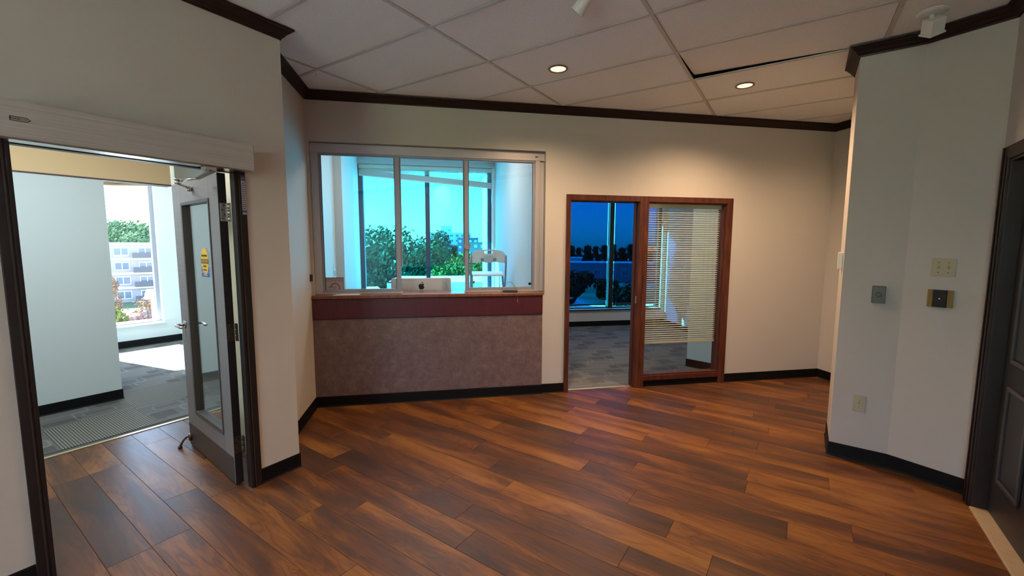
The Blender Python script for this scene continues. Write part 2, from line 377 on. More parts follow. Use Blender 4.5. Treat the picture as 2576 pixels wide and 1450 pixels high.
for k in range(-16, 32):
    v0 = 1.362 + PW*k; u0 = offs.get(k, rr.uniform(-2.5, -1.3))
    for q in range(-6, 7):
        uc = u0+PL*(q+0.5); vc = v0+PW/2
        W = lambda u, v: (u*UD[0]+v*VD[0], u*UD[1]+v*VD[1])
        c = W(uc, vc)
        if not any(inside(W(uc+du*PL, vc+dv*PW), pl) for pl in (main_poly, corr_poly) for du in (-.5,-.38,-.25,-.12,0,.12,.25,.38,.5) for dv in (-.5,-.25,0,.25,.5)): continue
        rect = [W(uc-PL/2, vc-PW/2), W(uc+PL/2, vc-PW/2), W(uc+PL/2, vc+PW/2), W(uc-PL/2, vc+PW/2)]
        cl = clip(clip(rect, LN[0], LN[1], STRIP_D), 0, 1, 4.335)
        if len(cl) < 3: continue
        me = PLANK
        if max(LN[0]*x+LN[1]*y for x, y in rect) > STRIP_D or max(y for x, y in rect) > 4.335:
            loc = [((x-c[0])*UD[0]+(y-c[1])*UD[1], (x-c[0])*VD[0]+(y-c[1])*VD[1]) for x, y in cl]
            if abs(sum(loc[i][0]*loc[(i+1)%len(loc)][1]-loc[(i+1)%len(loc)][0]*loc[i][1] for i in range(len(loc)))) < 0.002: continue
            me = mesh_of('plank', plank_mb(loc), FLOORM)
        obj('plank', me, None, parent=floor, loc=(c[0], c[1], 0), rz=R(-45))
# ---- carpets, laid in squares
def carpet(name, label, origin, ang, i0, i1, j0, j1, keep, clips, ribbed=()):
    e = (math.cos(ang), math.sin(ang)); f = (-math.sin(ang), math.cos(ang)); T = 0.6096
    allp = [(origin[0]+(i*e[0]+j*f[0])*T, origin[1]+(i*e[1]+j*f[1])*T) for i, j in ((i0,j0),(i1,j0),(i1,j1),(i0,j1))]
    for a in clips: allp = clip(allp, *a)
    root = struct(name, MB().prism(allp, -0.0098, -0.006), mat('carpet_backing', (0.1, 0.1, 0.1), 0.9), label, cat='carpet')
    full = {}
    for i in range(i0, i1):
        for j in range(j0, j1):
            c = (origin[0]+((i+.5)*e[0]+(j+.5)*f[0])*T, origin[1]+((i+.5)*e[1]+(j+.5)*f[1])*T)
            if not keep(c): continue
            h = T/2-0.0006; rect = [(c[0]+(a*e[0]+b*f[0])*h, c[1]+(a*e[1]+b*f[1])*h) for a, b in ((-1,-1),(1,-1),(1,1),(-1,1))]
            cl = rect
            for a in clips: cl = clip(cl, *a)
            if len(cl) < 3: continue
            rib = (i, j) in ribbed; m = RIBC if rib else CARP
            if len(cl) == 4 and all(abs(p[0]-q[0])+abs(p[1]-q[1]) < 1e-9 for p, q in zip(cl, rect)):
                if rib not in full: full[rib] = mesh_of('carpet_square', MB().box(-h, h, -h, h, -0.006, 0.0), m)
                me = full[rib]
            else:
                loc = [((x-c[0])*e[0]+(y-c[1])*e[1], (x-c[0])*f[0]+(y-c[1])*f[1]) for x, y in cl]
                if abs(sum(loc[a][0]*loc[(a+1)%len(loc)][1]-loc[(a+1)%len(loc)][0]*loc[a][1] for a in range(len(loc)))) < 0.003: continue
                me = mesh_of('carpet_square', MB().prism(loc, -0.006, 0.0), m)
            obj('carpet_square', me, None, parent=root, loc=(c[0], c[1], 0), rz=ang + (PI if me is full.get(False) and (i*7+j*5+i*j) % 3 == 0 else 0))
    return root
carpet('floor_corridor', 'grey carpet squares with ribbed and blocky patterns beyond the glazed door', (-3.25, 4.10), R(46.5), -3, 6, -2, 7,
       lambda c: inside(c, [L(-2.6, 1.5), L(3.2, 1.5), L(3.6, 5.6), L(-2.6, 5.6)]) , [(-LN[0], -LN[1], -STRIP_D), (1, 0, -1.38)], ribbed={(0,-1),(1,0),(2,0),(3,-1),(-2,0)})
carpet('floor_office', 'dark grey carpet squares with blocky pattern in the empty office', (1.14, 4.40), 0, 0, 6, -1, 6, lambda c: True, [(0, -1, -4.335), (0, 1, 7.79), (1, 0, 4.53)])
carpet('floor_reception', 'grey carpet squares behind the reception counter', (-1.20, 4.40), 0, 0, 4, 0, 5, lambda c: True, [(0, 1, 7.2), (1, 0, 1.03)])
struct('trim_threshold', MB().prism([L(-2.3, 1.64), L(0.75, 1.64), L(0.75, 1.672), L(-2.3, 1.672)], 0, 0.005), BRASSY, 'pale brass strip between wood planks and corridor carpet', bevel=0.0015, cat='trim')
struct('trim_doorway', MB().box(1.41, 2.165, 4.318, 4.350, 0, 0.005), BRASSY, 'pale strip on the floor in the office doorway', bevel=0.0015, cat='trim')

# ---- walls
wb = MB()
wb.box(-1.24, -1.108, BW, BW+.12, 0, WTOP).box(-1.108, 1.136, BW, BW+.12, 0, 1.05).box(-1.108, 1.136, BW, BW+.12, 2.51, WTOP)
wb.box(1.136, 1.356, BW, BW+.12, 0, WTOP).box(1.356, 3.278, BW, BW+.12, 2.09, WTOP).box(3.278, 4.67, BW, BW+.12, 0, WTOP)
struct('wall_back', wb, PAINT, 'off white back wall around the reception window and office doorway')
wl = MB()
wl.box(-6.5, -1.262, 0, .085, 0, WTOP).box(-1.262, -0.262, 0, .085, 2.06, WTOP).box(-0.262, 0, 0, .085, 0, WTOP)
struct('wall_left', wl, PAINT, 'off white left wall holding the automatic glazed door', loc=(*LO, 0), rz=LA)
struct('wall_return', MB().prism([L(0, .0855), (RET, 3.273), (RET, BW-.0005), (-1.2, BW-.0005), L(-.27, .0855)], 0, WTOP), PAINT, 'short off white wall beside the reception window')
struct('wall_stub', MB().prism([(-1.2005, 3.19), (-1.50, 3.469), (-1.2005, 3.9)], 0, WTOP), CREAM, 'cream corridor wall end behind the open door')
struct('wall_right', MB().prism([C1, CT, (4.54, 1.60), (4.54, 1.3), (3.42, 1.9), CK, CB], 0, WTOP), PAINT, 'bent off white right wall carrying switches and outlet')
struct('wall_alcove', MB().box(4.55, 4.67, 1.3, BW-.0005, 0, WTOP), PAINT, 'off white wall at the far right of the back wall')
wr = MB()
wr.box(0, .165, 0, .15, 0, WTOP).box(.165, 1.125, 0, .15, 2.075, WTOP).box(1.125, 7.8, 0, .15, 0, WTOP)
struct('wall_right_door', wr, PAINT, 'off white wall around the dark panel door', loc=(*CK, 0), rz=R(-135))
q0 = L(-6.5, 0); q1 = (CK[0]+7.8*DD[0], CK[1]+7.8*DD[1])
RAng = math.atan2(q1[1]-q0[1], q1[0]-q0[0]); RLen = math.hypot(q1[0]-q0[0], q1[1]-q0[1])
XW = RLen*.36
struct('wall_rear', MB().box(0, XW, -.15, 0, 0, WTOP).box(XW, RLen-.2, -.15, 0, 0, .10).box(XW, RLen-.2, -.15, 0, 2.85, WTOP).box(RLen-.2, RLen, -.15, 0, 0, WTOP), PAINT, 'off white wall behind the viewer', loc=(*q0, 0), rz=RAng)
w6 = struct('window_added', MB().box(XW, XW+.06, -.12, -.05, .10, 2.85).box(RLen-.26, RLen-.2, -.12, -.05, .10, 2.85).box(XW+.06, RLen-.26, -.12, -.05, .10, .16).box(XW+.06, RLen-.26, -.12, -.05, 2.79, 2.85), DARKAL, 'added unseen window letting in daylight from behind the viewer', loc=(*q0, 0), rz=RAng, cat='window')  # added out of view to bring daylight into the hall
obj('glass_pane', MB().box(XW+.06, RLen-.26, -.09, -.084, .16, 2.79), PALEGL, w6)
# reception room
struct('wall_reception_left', MB().prism([(-1.24, BW+.121), (-1.24, 5.9), (-1.138, 5.9), (-1.138, 7.149), (-1.36, 7.149), (-1.36, BW+.121)], 0, WTOP), PAINT, 'white stepped wall at the left of the reception room')
struct('wall_reception_right', MB().box(1.03, 1.13, BW+.121, 7.149, 0, WTOP), PAINT, 'white wall at the right of the reception room')
struct('wall_reception_window', MB().box(-1.36, 1.13, 7.15, 7.45, 0, .72).box(-1.36, 1.13, 7.15, 7.45, 2.83, WTOP).box(-1.36, -1.165, 7.15, 7.45, .72, 2.83).box(1.03, 1.13, 7.15, 7.45, .72, 2.83), PAINT, 'white window wall of the reception room')
# office
struct('wall_office_window', MB().box(1.131, 4.67, 7.78, 8.0, 0, .335).box(1.131, 4.67, 7.78, 8.0, 2.62, WTOP).box(4.45, 4.67, 7.78, 8.0, .335, 2.62).box(1.131, 1.4, 7.78, 8.0, .335, 2.62), PAINT, 'cream window wall of the empty office')
struct('wall_office_right', MB().box(4.53, 4.67, BW+.121, 7.779, 0, WTOP), PAINT, 'white right wall of the empty office')
struct('wall_office_pier', MB().prism([(3.245, 4.955), (3.62, BW+.121), (4.529, BW+.121), (4.529, 5.4)], 0, WTOP), PAINTW, 'angled white wall behind the blind in the office')
struct('wall_office_left', MB().box(1.131, 1.20, 7.16, 7.779, 0, WTOP), PAINT, 'white left wall of the office by its window')
# corridor and window nook
struct('wall_corridor_left', MB().prism([Wp(0, 0), Wp(0, .15), Wp(-4.2, .15), Wp(-4.2, 0)], 0, 2.19), PAINTW, 'cool white corridor wall seen through the open door')
struct('wall_bulkhead', MB().prism([Wp(.535, .0), Wp(.535, .15), Wp(-4.2, .15), Wp(-4.2, 0)], 2.1905, WTOP).prism([Wp(.535, .1505), Wp(.41, .1505), Wp(.10, .62), Wp(.22, .66)], 2.1905, WTOP), TAN, 'tan bulkhead above the corridor wall')
struct('trim_bulkhead', MB().prism([Wp(.54, -.006), Wp(.54, .15), Wp(-4.2, .15), Wp(-4.2, -.006)], 2.178, 2.1903), mat('bulkhead_edge', (0.10, 0.06, 0.05), 0.6), 'thin dark edge under the tan bulkhead', cat='trim')
struct('wall_nook_left', MB().prism([Wp(-.001, .151), Wp(-.15, .151), Wp(-.15, 2.70), Wp(-.001, 2.70)], 0, WTOP), PAINTW, 'cool white wall running back to the corridor window')
struct('wall_corridor_end', MB().prism([(-2.88, 5.58), (-1.361, 7.07), (-1.361, 7.2), (-2.96, 5.66)], 0, WTOP), PAINTW, 'cool white corridor wall seen through the door glass')
wf = MB(); wf.box(-1.2, -.86, 0, .22, 0, WTOP).box(-.86, .185, 0, .22, 0, .31).box(-.86, .185, 0, .22, 2.66, WTOP).box(.185, 1.25, 0, .22, 0, WTOP)
struct('wall_corridor_window', wf, PAINTW, 'cool white wall around the tall corridor window', loc=(*FO, 0), rz=FA)
f1 = Fp(1.25, .0)
struct('wall_corridor_close', MB().prism([f1, Fp(1.25, .22), (-1.361, 7.5), (-1.361, 7.25)], 0, WTOP), PAINTW, 'cool white wall closing the corridor room')
c0 = Wp(-4.2, 0)
struct('wall_corridor_far', MB().prism([c0, Wp(-4.2, .15), (q0[0]-.25, q0[1]+.05), (q0[0]-.05, q0[1]+.25)], 0, WTOP), PAINTW, 'corridor wall out of view at the far left')
# ---- ceiling
ceiling = struct('ceiling', MB().prism(OUTLINE, 3.20, 3.45), mat('ceiling_deck', (0.55, 0.54, 0.52), 0.9), 'white suspended tile ceiling', cat='ceiling')
GA = R(-43.89); AX = (math.cos(GA), math.sin(GA)); AN = (-math.sin(GA), math.cos(GA))
def G(a, n): return (a*AX[0]+n*AN[0], a*AX[1]+n*AN[1])
A0, B0, TS = -3.2326, 1.4893, 0.6096
ceil_poly = [q0, L(0, 0), (RET, 3.273), (RET, 4.30), (4.55, 4.30), (4.55, 1.6), CT, C1, CB, CK, q1]
off_poly = [(1.13, 4.4), (4.53, 4.4), (4.53, 7.78), (1.13, 7.78)]
hall_poly = [L(-4.0, .1), L(-.3, .1), (-1.5, 3.47), (-1.36, 4.3), (-1.36, 7.2), Fp(1.2, 0), Fp(-.9, 0), Wp(0, 0), Wp(-4.0, 0)]
rec_poly = [(-1.2, 4.45), (1.03, 4.45), (1.03, 7.15), (-1.2, 7.15)]
hw, hd = TS-.0135, TS/2-.0135
ALLP = (ceil_poly, rec_poly, off_poly, hall_poly)
TILE = mesh_of('ceiling_tile', MB().box(-hw, hw, -hd, hd, 0.002, 0.014), CTILE)
SAG = MB().add([(-hw,-hd,.002),(hw,-hd,.002),(hw,hd,.002),(-hw,hd,.034),(-hw,-hd,.014),(hw,-hd,.014),(hw,hd,.014),(-hw,hd,.046)], [(0,3,2,1),(4,5,6,7),(0,1,5,4),(1,2,6,5),(2,3,7,6),(3,0,4,7)])
def any_in(a, n, wa, wn, polys):
    return any(inside(G(a+wa*x, n+wn*y), p) for p in polys for x in (-.5,-.25,0,.25,.5) for y in (-.5,-.25,0,.25,.5))
for i in range(-7, 6):
    for j in range(-14, 15):
        a, n = A0+2*TS*(i+.5), B0+TS*(j+.5)
        if not any_in(a, n, 2*TS, TS, ALLP): continue
        c = G(a, n)
        obj('ceiling_tile', mesh_of('ceiling_tile', SAG, CTILE) if (i, j) == (2, 3) else TILE, None, parent=ceiling, loc=(c[0], c[1], CEIL), rz=GA)
for i in range(-7, 7):
    a = A0+2*TS*i
    ns = [n*0.1 for n in range(-75, 110) if any(inside(G(a, n*0.1), p) for p in ALLP)]
    if ns:
        n0, n1 = min(ns)-.15, max(ns)+.15; c = G(a, (n0+n1)/2)
        obj('grid_bar', MB().box(-.012, .012, -(n1-n0)/2, (n1-n0)/2, -.0035, .0015), TBAR, parent=ceiling, loc=(c[0], c[1], CEIL), rz=GA)
for j in range(-14, 16):
    n = B0+TS*j
    As = [a*0.1 for a in range(-95, 75) if any(inside(G(a*0.1, n), p) for p in ALLP)]
    if As:
        a0, a1 = min(As)-.15, max(As)+.15; c = G((a0+a1)/2, n)
        obj('grid_bar', MB().box(-(a1-a0)/2, (a1-a0)/2, -.012, .012, -.003, .0018), TBAR, parent=ceiling, loc=(c[0], c[1], CEIL), rz=GA)
HOLE = mat('brown_hole_stain', (0.05, 0.03, 0.025), 0.95)
for x, y, r in ((-1.00, 3.86, .012), (-0.975, 3.845, .02), (-0.955, 3.838, .012), (-0.99, 3.90, .006), (-0.91, 3.845, .007), (-1.03, 3.80, .006), (-.93, 3.90, .006)):
    pts = [(x+r*random.uniform(.6, 1.2)*math.cos(t*PI/4), y+.6*r*random.uniform(.6, 1.2)*math.sin(t*PI/4)) for t in range(8)]
    obj('tile_stain', MB().prism(pts, CEIL+.0012, CEIL+.0019), HOLE, parent=ceiling)
# ---- crown and base trims
CP = [(0, CEIL-.072), (.007, CEIL-.072), (.010, CEIL-.062), (.020, CEIL-.055), (.030, CEIL-.040), (.046, CEIL-.026), (.052, CEIL-.018), (.064, CEIL-.013), (.066, CEIL-.004), (0, CEIL-.004)]
struct('trim_crown_left', sweep(CP, [L(-6.4, 0), L(0, 0), (RET, 3.273), (RET, BW), (4.55, BW), (4.55, 1.75)]), CROWN, 'dark mahogany crown moulding along the left and back walls', cat='trim')
struct('trim_crown_right', sweep(CP, [(CT[0], CT[1]), C1, CB, CK, (CK[0]+7.7*DD[0], CK[1]+7.7*DD[1])]), CROWN, 'dark mahogany crown moulding on the bent right wall', cat='trim')
BP = [(0, .1), (.004, .1), (.006, .097), (.006, .012), (.010, .004), (.014, 0), (0, 0)]
struct('baseboard_left', sweep(BP, [L(-6.4, 0), L(-1.264, 0)]), BASE, 'black vinyl baseboard left of the glazed door')
struct('baseboard_return', sweep(BP, [L(-.259, 0), L(0, 0), (RET, 3.273), (RET, BW-.018), (1.113, BW-.018)]), BASE, 'black vinyl baseboard from glazed door to reception counter')
struct('baseboard_back', sweep(BP, [(1.106, BW-.001), (1.355, BW-.001)]), BASE, 'black vinyl baseboard between counter and office doorway')
struct('baseboard_alcove', sweep(BP, [(3.279, BW), (4.55, BW), (4.55, 1.75)]), BASE, 'black vinyl baseboard right of the office sidelight')
struct('baseboard_right', sweep(BP, [CT, C1, CB, CK, (CK[0]+.05*DD[0], CK[1]+.05*DD[1])]), BASE, 'black vinyl baseboard on the bent right wall')
struct('baseboard_corridor', sweep(BP, [Wp(-4.1, 0), Wp(0, 0), Wp(0, .14)]), BASE, 'black vinyl baseboard on the corridor wall')
struct('baseboard_nook', sweep(BP, [Fp(-.86, 0), Fp(1.2, 0)]), BASE, 'dark vinyl baseboard under the corridor window')
struct('baseboard_office', sweep(BP, [(1.2, 7.78), (4.53, 7.78), (4.53, 5.5)]), BASE, 'black vinyl baseboard along the office window wall')
struct('baseboard_pier', sweep(BP, [(4.45, 5.36), (3.245, 4.955), (3.61, BW+.135)]), BASE, 'black vinyl baseboard on the angled office wall')

# ------------------------------------------------------------------ lamps
WARM = (1.0, 0.66, 0.38)
LENS = mat('warm_lamp_lens', (0.9, 0.75, 0.55), 0.4, emit=(1.0, 0.62, 0.32), estr=1.15)
def downlight(x, y, label, power, spot=True):
    t = thing('recessed_downlight', label, 'light', (x, y, CEIL), 0, 'warm recessed downlights in the tile ceiling')
    obj('trim_ring', MB().lathe([(.060, .001), (.072, .001), (.076, -.003), (.074, -.007), (.064, -.008), (.060, -.004)], 32, ring=True), mat('downlight_ring', (0.22, 0.15, 0.11), 0.4), t, smooth=True)
    obj('lamp_lens', MB().lathe([(.001, -.0025), (.045, -.003), (.060, -.002), (.060, .0005), (.001, .0005)], 32), LENS, t, smooth=True)
    ld = bpy.data.lights.new('downlight_glow', 'SPOT'); ld.energy = power; ld.color = WARM; ld.spot_size = R(150); ld.spot_blend = 1.0; ld.shadow_soft_size = .05
    lo = bpy.data.objects.new('downlight_glow', ld); COL.objects.link(lo); lo.parent = t; lo.location = (0, 0, -.02)
    return t
downlight(0.985, 3.372, 'lit recessed downlight in the ceiling in front of the reception window', 78)
downlight(2.657, 3.398, 'lit recessed downlight in the ceiling near the office sidelight and gapped tile', 88)
downlight(3.98, 3.22, 'recessed downlight in the alcove ceiling hidden behind the right wall', 24)
downlight(*G(A0+TS*4.6, B0-TS*3.5), 'added unseen downlight brightening the hall behind the viewer on the left', 40)  # added lamp out of view, lifts the hall light
downlight(*G(A0+TS*6.6, B0-TS*3.5), 'added unseen downlight brightening the hall behind the viewer on the right', 40)  # second added lamp out of view, for more light in the hall
def fill_panel(x, y, z, rz, label, w, d, power, col):  # ceiling panels added out of view to brighten the back rooms
    t = thing('added_fill_panel', label, 'light', (x, y, z), rz)
    obj('housing', MB().box(-w/2-.02, w/2+.02, -d/2-.02, d/2+.02, -.012, .03), WHITEPL, t, bevel=.003)
    obj('diffuser', MB().box(-w/2, w/2, -d/2, d/2, -.016, -.0125), mat('fill_panel_diffuser', (0.9, 0.9, 0.9), 0.5, emit=(1, 1, 1), estr=2.0), t)
    ld = bpy.data.lights.new('fill_panel_glow', 'AREA'); ld.shape = 'RECTANGLE'; ld.size = w; ld.size_y = d; ld.energy = power; ld.color = col
    lo = bpy.data.objects.new('fill_panel_glow', ld); COL.objects.link(lo); lo.parent = t; lo.location = (0, 0, -.02)
fill_panel(0.0, 5.35, 2.925, 0, 'added unseen panel brightening the reception room', 1.1, .55, 8, (1.0, 0.95, 0.9))
fill_panel(2.5, 5.6, 2.93, 0, 'added unseen panel brightening the empty office', 1.1, .55, 8, (1.0, 0.96, 0.9))
tc_ = L(-1.2, 1.25)
fill_panel(tc_[0], tc_[1], 2.93, LA, 'added unseen cool panel brightening the corridor beyond the door', 1.1, .55, 22, (0.80, 0.95, 1.0))
tc_ = Fp(-.2, -1.3)
fill_panel(tc_[0], tc_[1], 2.93, FA, 'added unseen panel brightening the space before the corridor window', 1.1, .55, 8, (0.9, 0.96, 1.0))
def spotlight(x, y, rz, label, head_tilt, square):
    t = thing('ceiling_spotlight', label, 'light', (x, y, CEIL), rz, 'unlit white swivel spotlights on the ceiling')
    obj('canopy', MB().lathe([(.001, -.0005), (.074, -.0005), (.074, -.007), (.060, -.014), (.001, -.018)], 32), WHITEPL, t, smooth=False)
    obj('stem', MB().tube([(0, 0, -.015), (0, 0, -.032), (.008, -.004, -.042)], .012, 12), WHITEPL, t, smooth=True)
    if square:
        hb = MB().box(-.038, .038, -.038, .038, -.070, .012); hb.box(-.044, .044, -.044, .044, -.078, -.066)
    else:
        hb = MB().lathe([(.020, .02), (.034, .008), (.036, -.05), (.040, -.075), (.034, -.078), (.030, -.04), (.001, -.03)], 24)
    obj('lamp_head', hb, WHITEPL, t, loc=(.010, -.004, -.052), rot=head_tilt, bevel=.004 if square else 0)
    obj('swivel', MB().tube([(-.016, 0, -.045), (.03, 0, -.045)], .010, 10), WHITEPL, t, smooth=True)
spotlight(2.905, 2.165, R(-40), 'unlit white spotlight with square head hanging beside the right wall moulding', (R(34), R(-22), R(20)), True)
spotlight(0.822, 2.335, R(10), 'unlit white round spotlight at the top edge above the reception window', (R(38), R(30), 0), False)

# ------------------------------------------------------------------ reception window and counter
win = struct('window_1', MB().box(-1.107, -1.040, 4.325, 4.398, 1.0865, 2.42).box(1.040, 1.090, 4.325, 4.398, 1.0865, 2.42).box(-1.107, 1.135, 4.325, 4.398, 2.42, 2.505).box(1.090, 1.135, 4.345, 4.398, 1.0865, 2.42), ALU, 'white aluminium sliding reception window', bevel=.003, cat='window')
obj('sill_track', MB().box(-1.04, -.30, 4.335, 4.392, 1.0862, 1.102).box(.315, 1.04, 4.335, 4.392, 1.0862, 1.102), ALU, win, bevel=.002)
obj('track_lip', MB().box(-1.04, 1.04, 4.335, 4.34, 2.405, 2.42).box(-1.04, 1.04, 4.362, 4.366, 2.400, 2.42), ALUE, win)
for nm, x0, x1 in (('left', -1.058, -.308), ('right', .320, 1.062)):
    s = obj('sliding_sash', MB().box(x0, x0+.040, 4.345, 4.368, 1.102, 2.415).box(x1-.048, x1, 4.345, 4.368, 1.102, 2.415).box(x0+.04, x1-.048, 4.345, 4.368, 1.102, 1.135).box(x0+.04, x1-.048, 4.345, 4.368, 2.398, 2.415), ALUE, win, bevel=.002)
    obj('glass_pane', MB().box(x0+.040, x1-.048, 4.354, 4.359, 1.135, 2.398), CLEAR, s)
    obj('gasket', MB().box(x0+.038, x0+.043, 4.343, 4.346, 1.13, 2.40).box(x1-.051, x1-.046, 4.343, 4.346, 1.13, 2.40), BLACKP, s)
obj('middle_pane', MB().box(-.312, .325, 4.376, 4.381, 1.352, 2.41), CLEAR, win)
obj('pane_channel', MB().box(-.312, -.296, 4.368, 4.386, 1.352, 2.41), ALUE, win); obj('pane_channel', MB().box(.306, .322, 4.368, 4.386, 1.352, 2.41), ALUE, win)
obj('round_pull', MB().lathe([(.001, 0), (.030, 0), (.034, -.004), (.034, -.008), (.027, -.009), (.025, -.005), (.001, -.005)], 28, 'y', (.344, 4.344, 1.556)), ALUE, win, smooth=False)
obj('latch', MB().box(-.437, -.405, 4.338, 4.354, 1.190, 1.204).box(-.447, -.437, 4.342, 4.354, 1.193, 1.200), BLACKP, win, bevel=.002, label='small black sash latch')
obj('lock', MB().lathe([(.001, -.012), (.012, -.012), (.014, 0)], 16, 'y', (.408, 4.353, 1.188)), mat('brass_lock', (0.35, 0.16, 0.06), 0.35, metal=0.7), win, label='small brass sash lock')
obj('latch', MB().lathe([(.001, -.012), (.014, -.012), (.016, 0)], 16, 'y', (.995, 4.353, 1.165)), BLACKP, win, label='small black sash latch')
obj('vent_slot', MB().box(1.035, 1.065, 4.321, 4.3255, 2.455, 2.463), BLACKP, win)
cnt = thing('reception_counter', 'plum laminate reception counter with burgundy apron and wooden edge', 'counter', (0, BW, 0))
obj('front_panel', MB().box(-1.122, 1.112, -.017, -.0005, .1005, .853), LAM, cnt, bevel=.001)
obj('apron', MB().box(-1.122, 1.112, -.026, -.0005, .859, 1.049), APRON, cnt, bevel=.002)
obj('reveal_strip', MB().box(-1.122, 1.112, -.012, -.0008, .8535, .8585), BLACKP, cnt)
cb = MB(); pr = [(-.034, 1.052), (-.038, 1.056), (-.038, 1.078), (-.033, 1.0835), (-.026, 1.0855), (.0, 1.0855), (.0, 1.052)]
cb.v = [(x, y, z) for x in (-1.1225, 1.114) for y, z in pr]; k = len(pr)
cb.f = [tuple(range(k)), tuple(range(k, 2*k))[::-1]]+[(i, (i+1) % k, k+(i+1) % k, k+i) for i in range(k)]
obj('countertop', cb, CTOP, cnt)
obj('transaction_shelf', MB().box(-1.107, 1.028, .0005, .30, 1.0525, 1.0855), CTOP, cnt)
# sticker sign on the left sash
sg = thing('surveillance_sign', 'small grey video surveillance sign with red arc in left window corner', 'sign', (-.945, 4.351, 1.118))
obj('sign_board', MB().box(-.092, .092, -.0012, .0012, 0, .132), mat('sign_grey', (0.42, 0.44, 0.45), 0.5), sg)
obj('sign_border', MB().box(-.092, .092, -.0016, -.0013, 0, .006).box(-.092, -.086, -.0016, -.0013, 0, .132).box(.087, .092, -.0016, -.0013, 0, .132).box(-.092, .092, -.0016, -.0013, .127, .132), mat('sign_navy', (0.05, 0.06, 0.11), 0.5), sg)
RED = mat('sign_red', (0.42, 0.09, 0.09), 0.5); NAVY = MATS['sign_navy']
text('sign_text', 'THIS AREA IS UNDER', .0155, RED, sg, (0, -.0017, .115)); text('sign_text', 'VIDEO SURVEILLANCE', .0165, RED, sg, (0, -.0017, .097))
arc = []
for rad, rev in ((.046, False), (.034, True)):
    a = [(.012+rad*math.cos(t), .028+rad*math.sin(t)*1.15) for t in [R(-25)+R(190)*i/20 for i in range(21)]]; arc += a[::-1] if rev else a
ab = MB()
for i in range(20): ab.add([(arc[i][0], -.0017, arc[i][1]), (arc[i+1][0], -.0017, arc[i+1][1]), (arc[40-i][0], -.0017, arc[40-i][1]), (arc[41-i][0], -.0017, arc[41-i][1])], [(0,1,2,3)])
obj('red_arc', ab, RED, sg)
text('sign_text', 'Security', .022, NAVY, sg, (-.012, -.0019, .040)); text('sign_text', 'CCTV', .011, NAVY, sg, (.0, -.0019, .022))
# ---- things on the counter
pp = thing('paper_sheet', 'white paper sheets lying on the counter under the surveillance sign', 'paper', (-.82, BW+.012, 1.0858), R(4))
obj('sheet', MB().box(-.118, .118, -.032, .03, 0, .001), PAPER, pp); obj('sheet', MB().box(-.105, .122, -.022, .042, .0012, .0022), PAPER, pp, rz=R(-3))
dv = thing('card_terminal', 'small black device with looped cable on the counter by right sash', 'device', (.775, BW+.008, 1.0858), R(-6))
obj('body', MB().box(-.075, .075, -.028, .03, 0, .022), mat('dark_blue_device', (0.03, 0.035, 0.05), 0.3), dv, bevel=.005)
obj('keypad', MB().box(-.055, .02, -.016, .02, .0222, .0245), mat('device_key', (0.16, 0.18, 0.22), 0.4), dv, bevel=.001)
obj('cable', MB().tube([(-.092+.17*i/14*1.0, .012, .012+.095*math.sin(PI*min(1, i/14))) for i in range(15)], .0022, 8), mat('grey_cable', (0.18, 0.22, 0.25), 0.5), dv, smooth=True)
tg = thing('hanging_tag', 'thin cord with small tag dangling over the counter edge', 'cord', (.842, BW-.0395, 1.086))
obj('string', MB().tube([(0, .035, .003), (0, .004, .004), (0, -.0015, -.003), (.001, -.0015, -.05), (.0, -.0015, -.07)], .0012, 6), MATS['grey_cable'], tg)
obj('tag', MB().tube([(0, -.004, -.068), (-.002, -.004, -.085), (.004, -.005, -.10), (.009, -.005, -.112)], [.003, .006, .004, .003], 8), mat('tan_tag', (0.28, 0.16, 0.15), 0.6), tg, smooth=True)
bs = thing('door_buzzer', 'small black buzzer box on the return wall by the window', 'buzzer', (RET, 4.246, 1.225))
obj('case', MB().box(0, .016, -.022, .022, 0, .062), BLACKP, bs, bevel=.003); obj('button', MB().lathe([(.001, .0195), (.008, .0195), (.009, .016)], 14, 'x', (0, 0, .04)), mat('dark_grey_button', (0.05, 0.05, 0.05), 0.4), bs)

# ------------------------------------------------------------------ office doorway with sidelight
dfr = struct('door_1', MB().box(1.356, 1.405, 4.262, 4.412, 0, 2.09).box(1.405, 2.168, 4.262, 4.412, 2.032, 2.09).box(2.168, 2.218, 4.262, 4.412, 0, 2.09), REDWOOD, 'mahogany frame of the open office doorway', bevel=.003, cat='door')
obj('door_stop', MB().box(1.405, 1.417, 4.33, 4.365, 0, 2.032).box(2.156, 2.168, 4.33, 4.365, 0, 2.032).box(1.417, 2.156, 4.33, 4.365, 2.02, 2.032), REDWOOD, dfr)
obj('strike_plate', MB().box(2.1655, 2.1682, 4.275, 4.305, .94, 1.02), CHROME, dfr)
slw = struct('window_2', MB().box(2.2195, 2.272, 4.262, 4.412, 0, 2.09).box(2.272, 3.205, 4.262, 4.412, 2.032, 2.09).box(3.205, 3.277, 4.262, 4.412, 0, 2.09), REDWOOD, 'mahogany framed sidelight beside the office doorway', bevel=.003, cat='window')
obj('bottom_rail', MB().box(2.272, 3.205, 4.272, 4.412, .072, .125), REDWOOD, slw, bevel=.003)
obj('rail_bead', MB().box(2.272, 3.205, 4.290, 4.318, .125, .142), REDWOOD, slw, bevel=.003)
obj('base_strip', MB().box(2.272, 3.205, 4.288, 4.40, 0, .0715), BASE, slw)
obj('side_bead', MB().box(2.272, 2.286, 4.295, 4.318, .142, 2.032).box(3.190, 3.205, 4.295, 4.318, .142, 2.032).box(2.286, 3.190, 4.295, 4.318, 2.018, 2.032), REDWOOD, slw)
obj('glass_pane', MB().box(2.274, 3.203, 4.320, 4.326, .127, 2.03), CLEAR, slw)
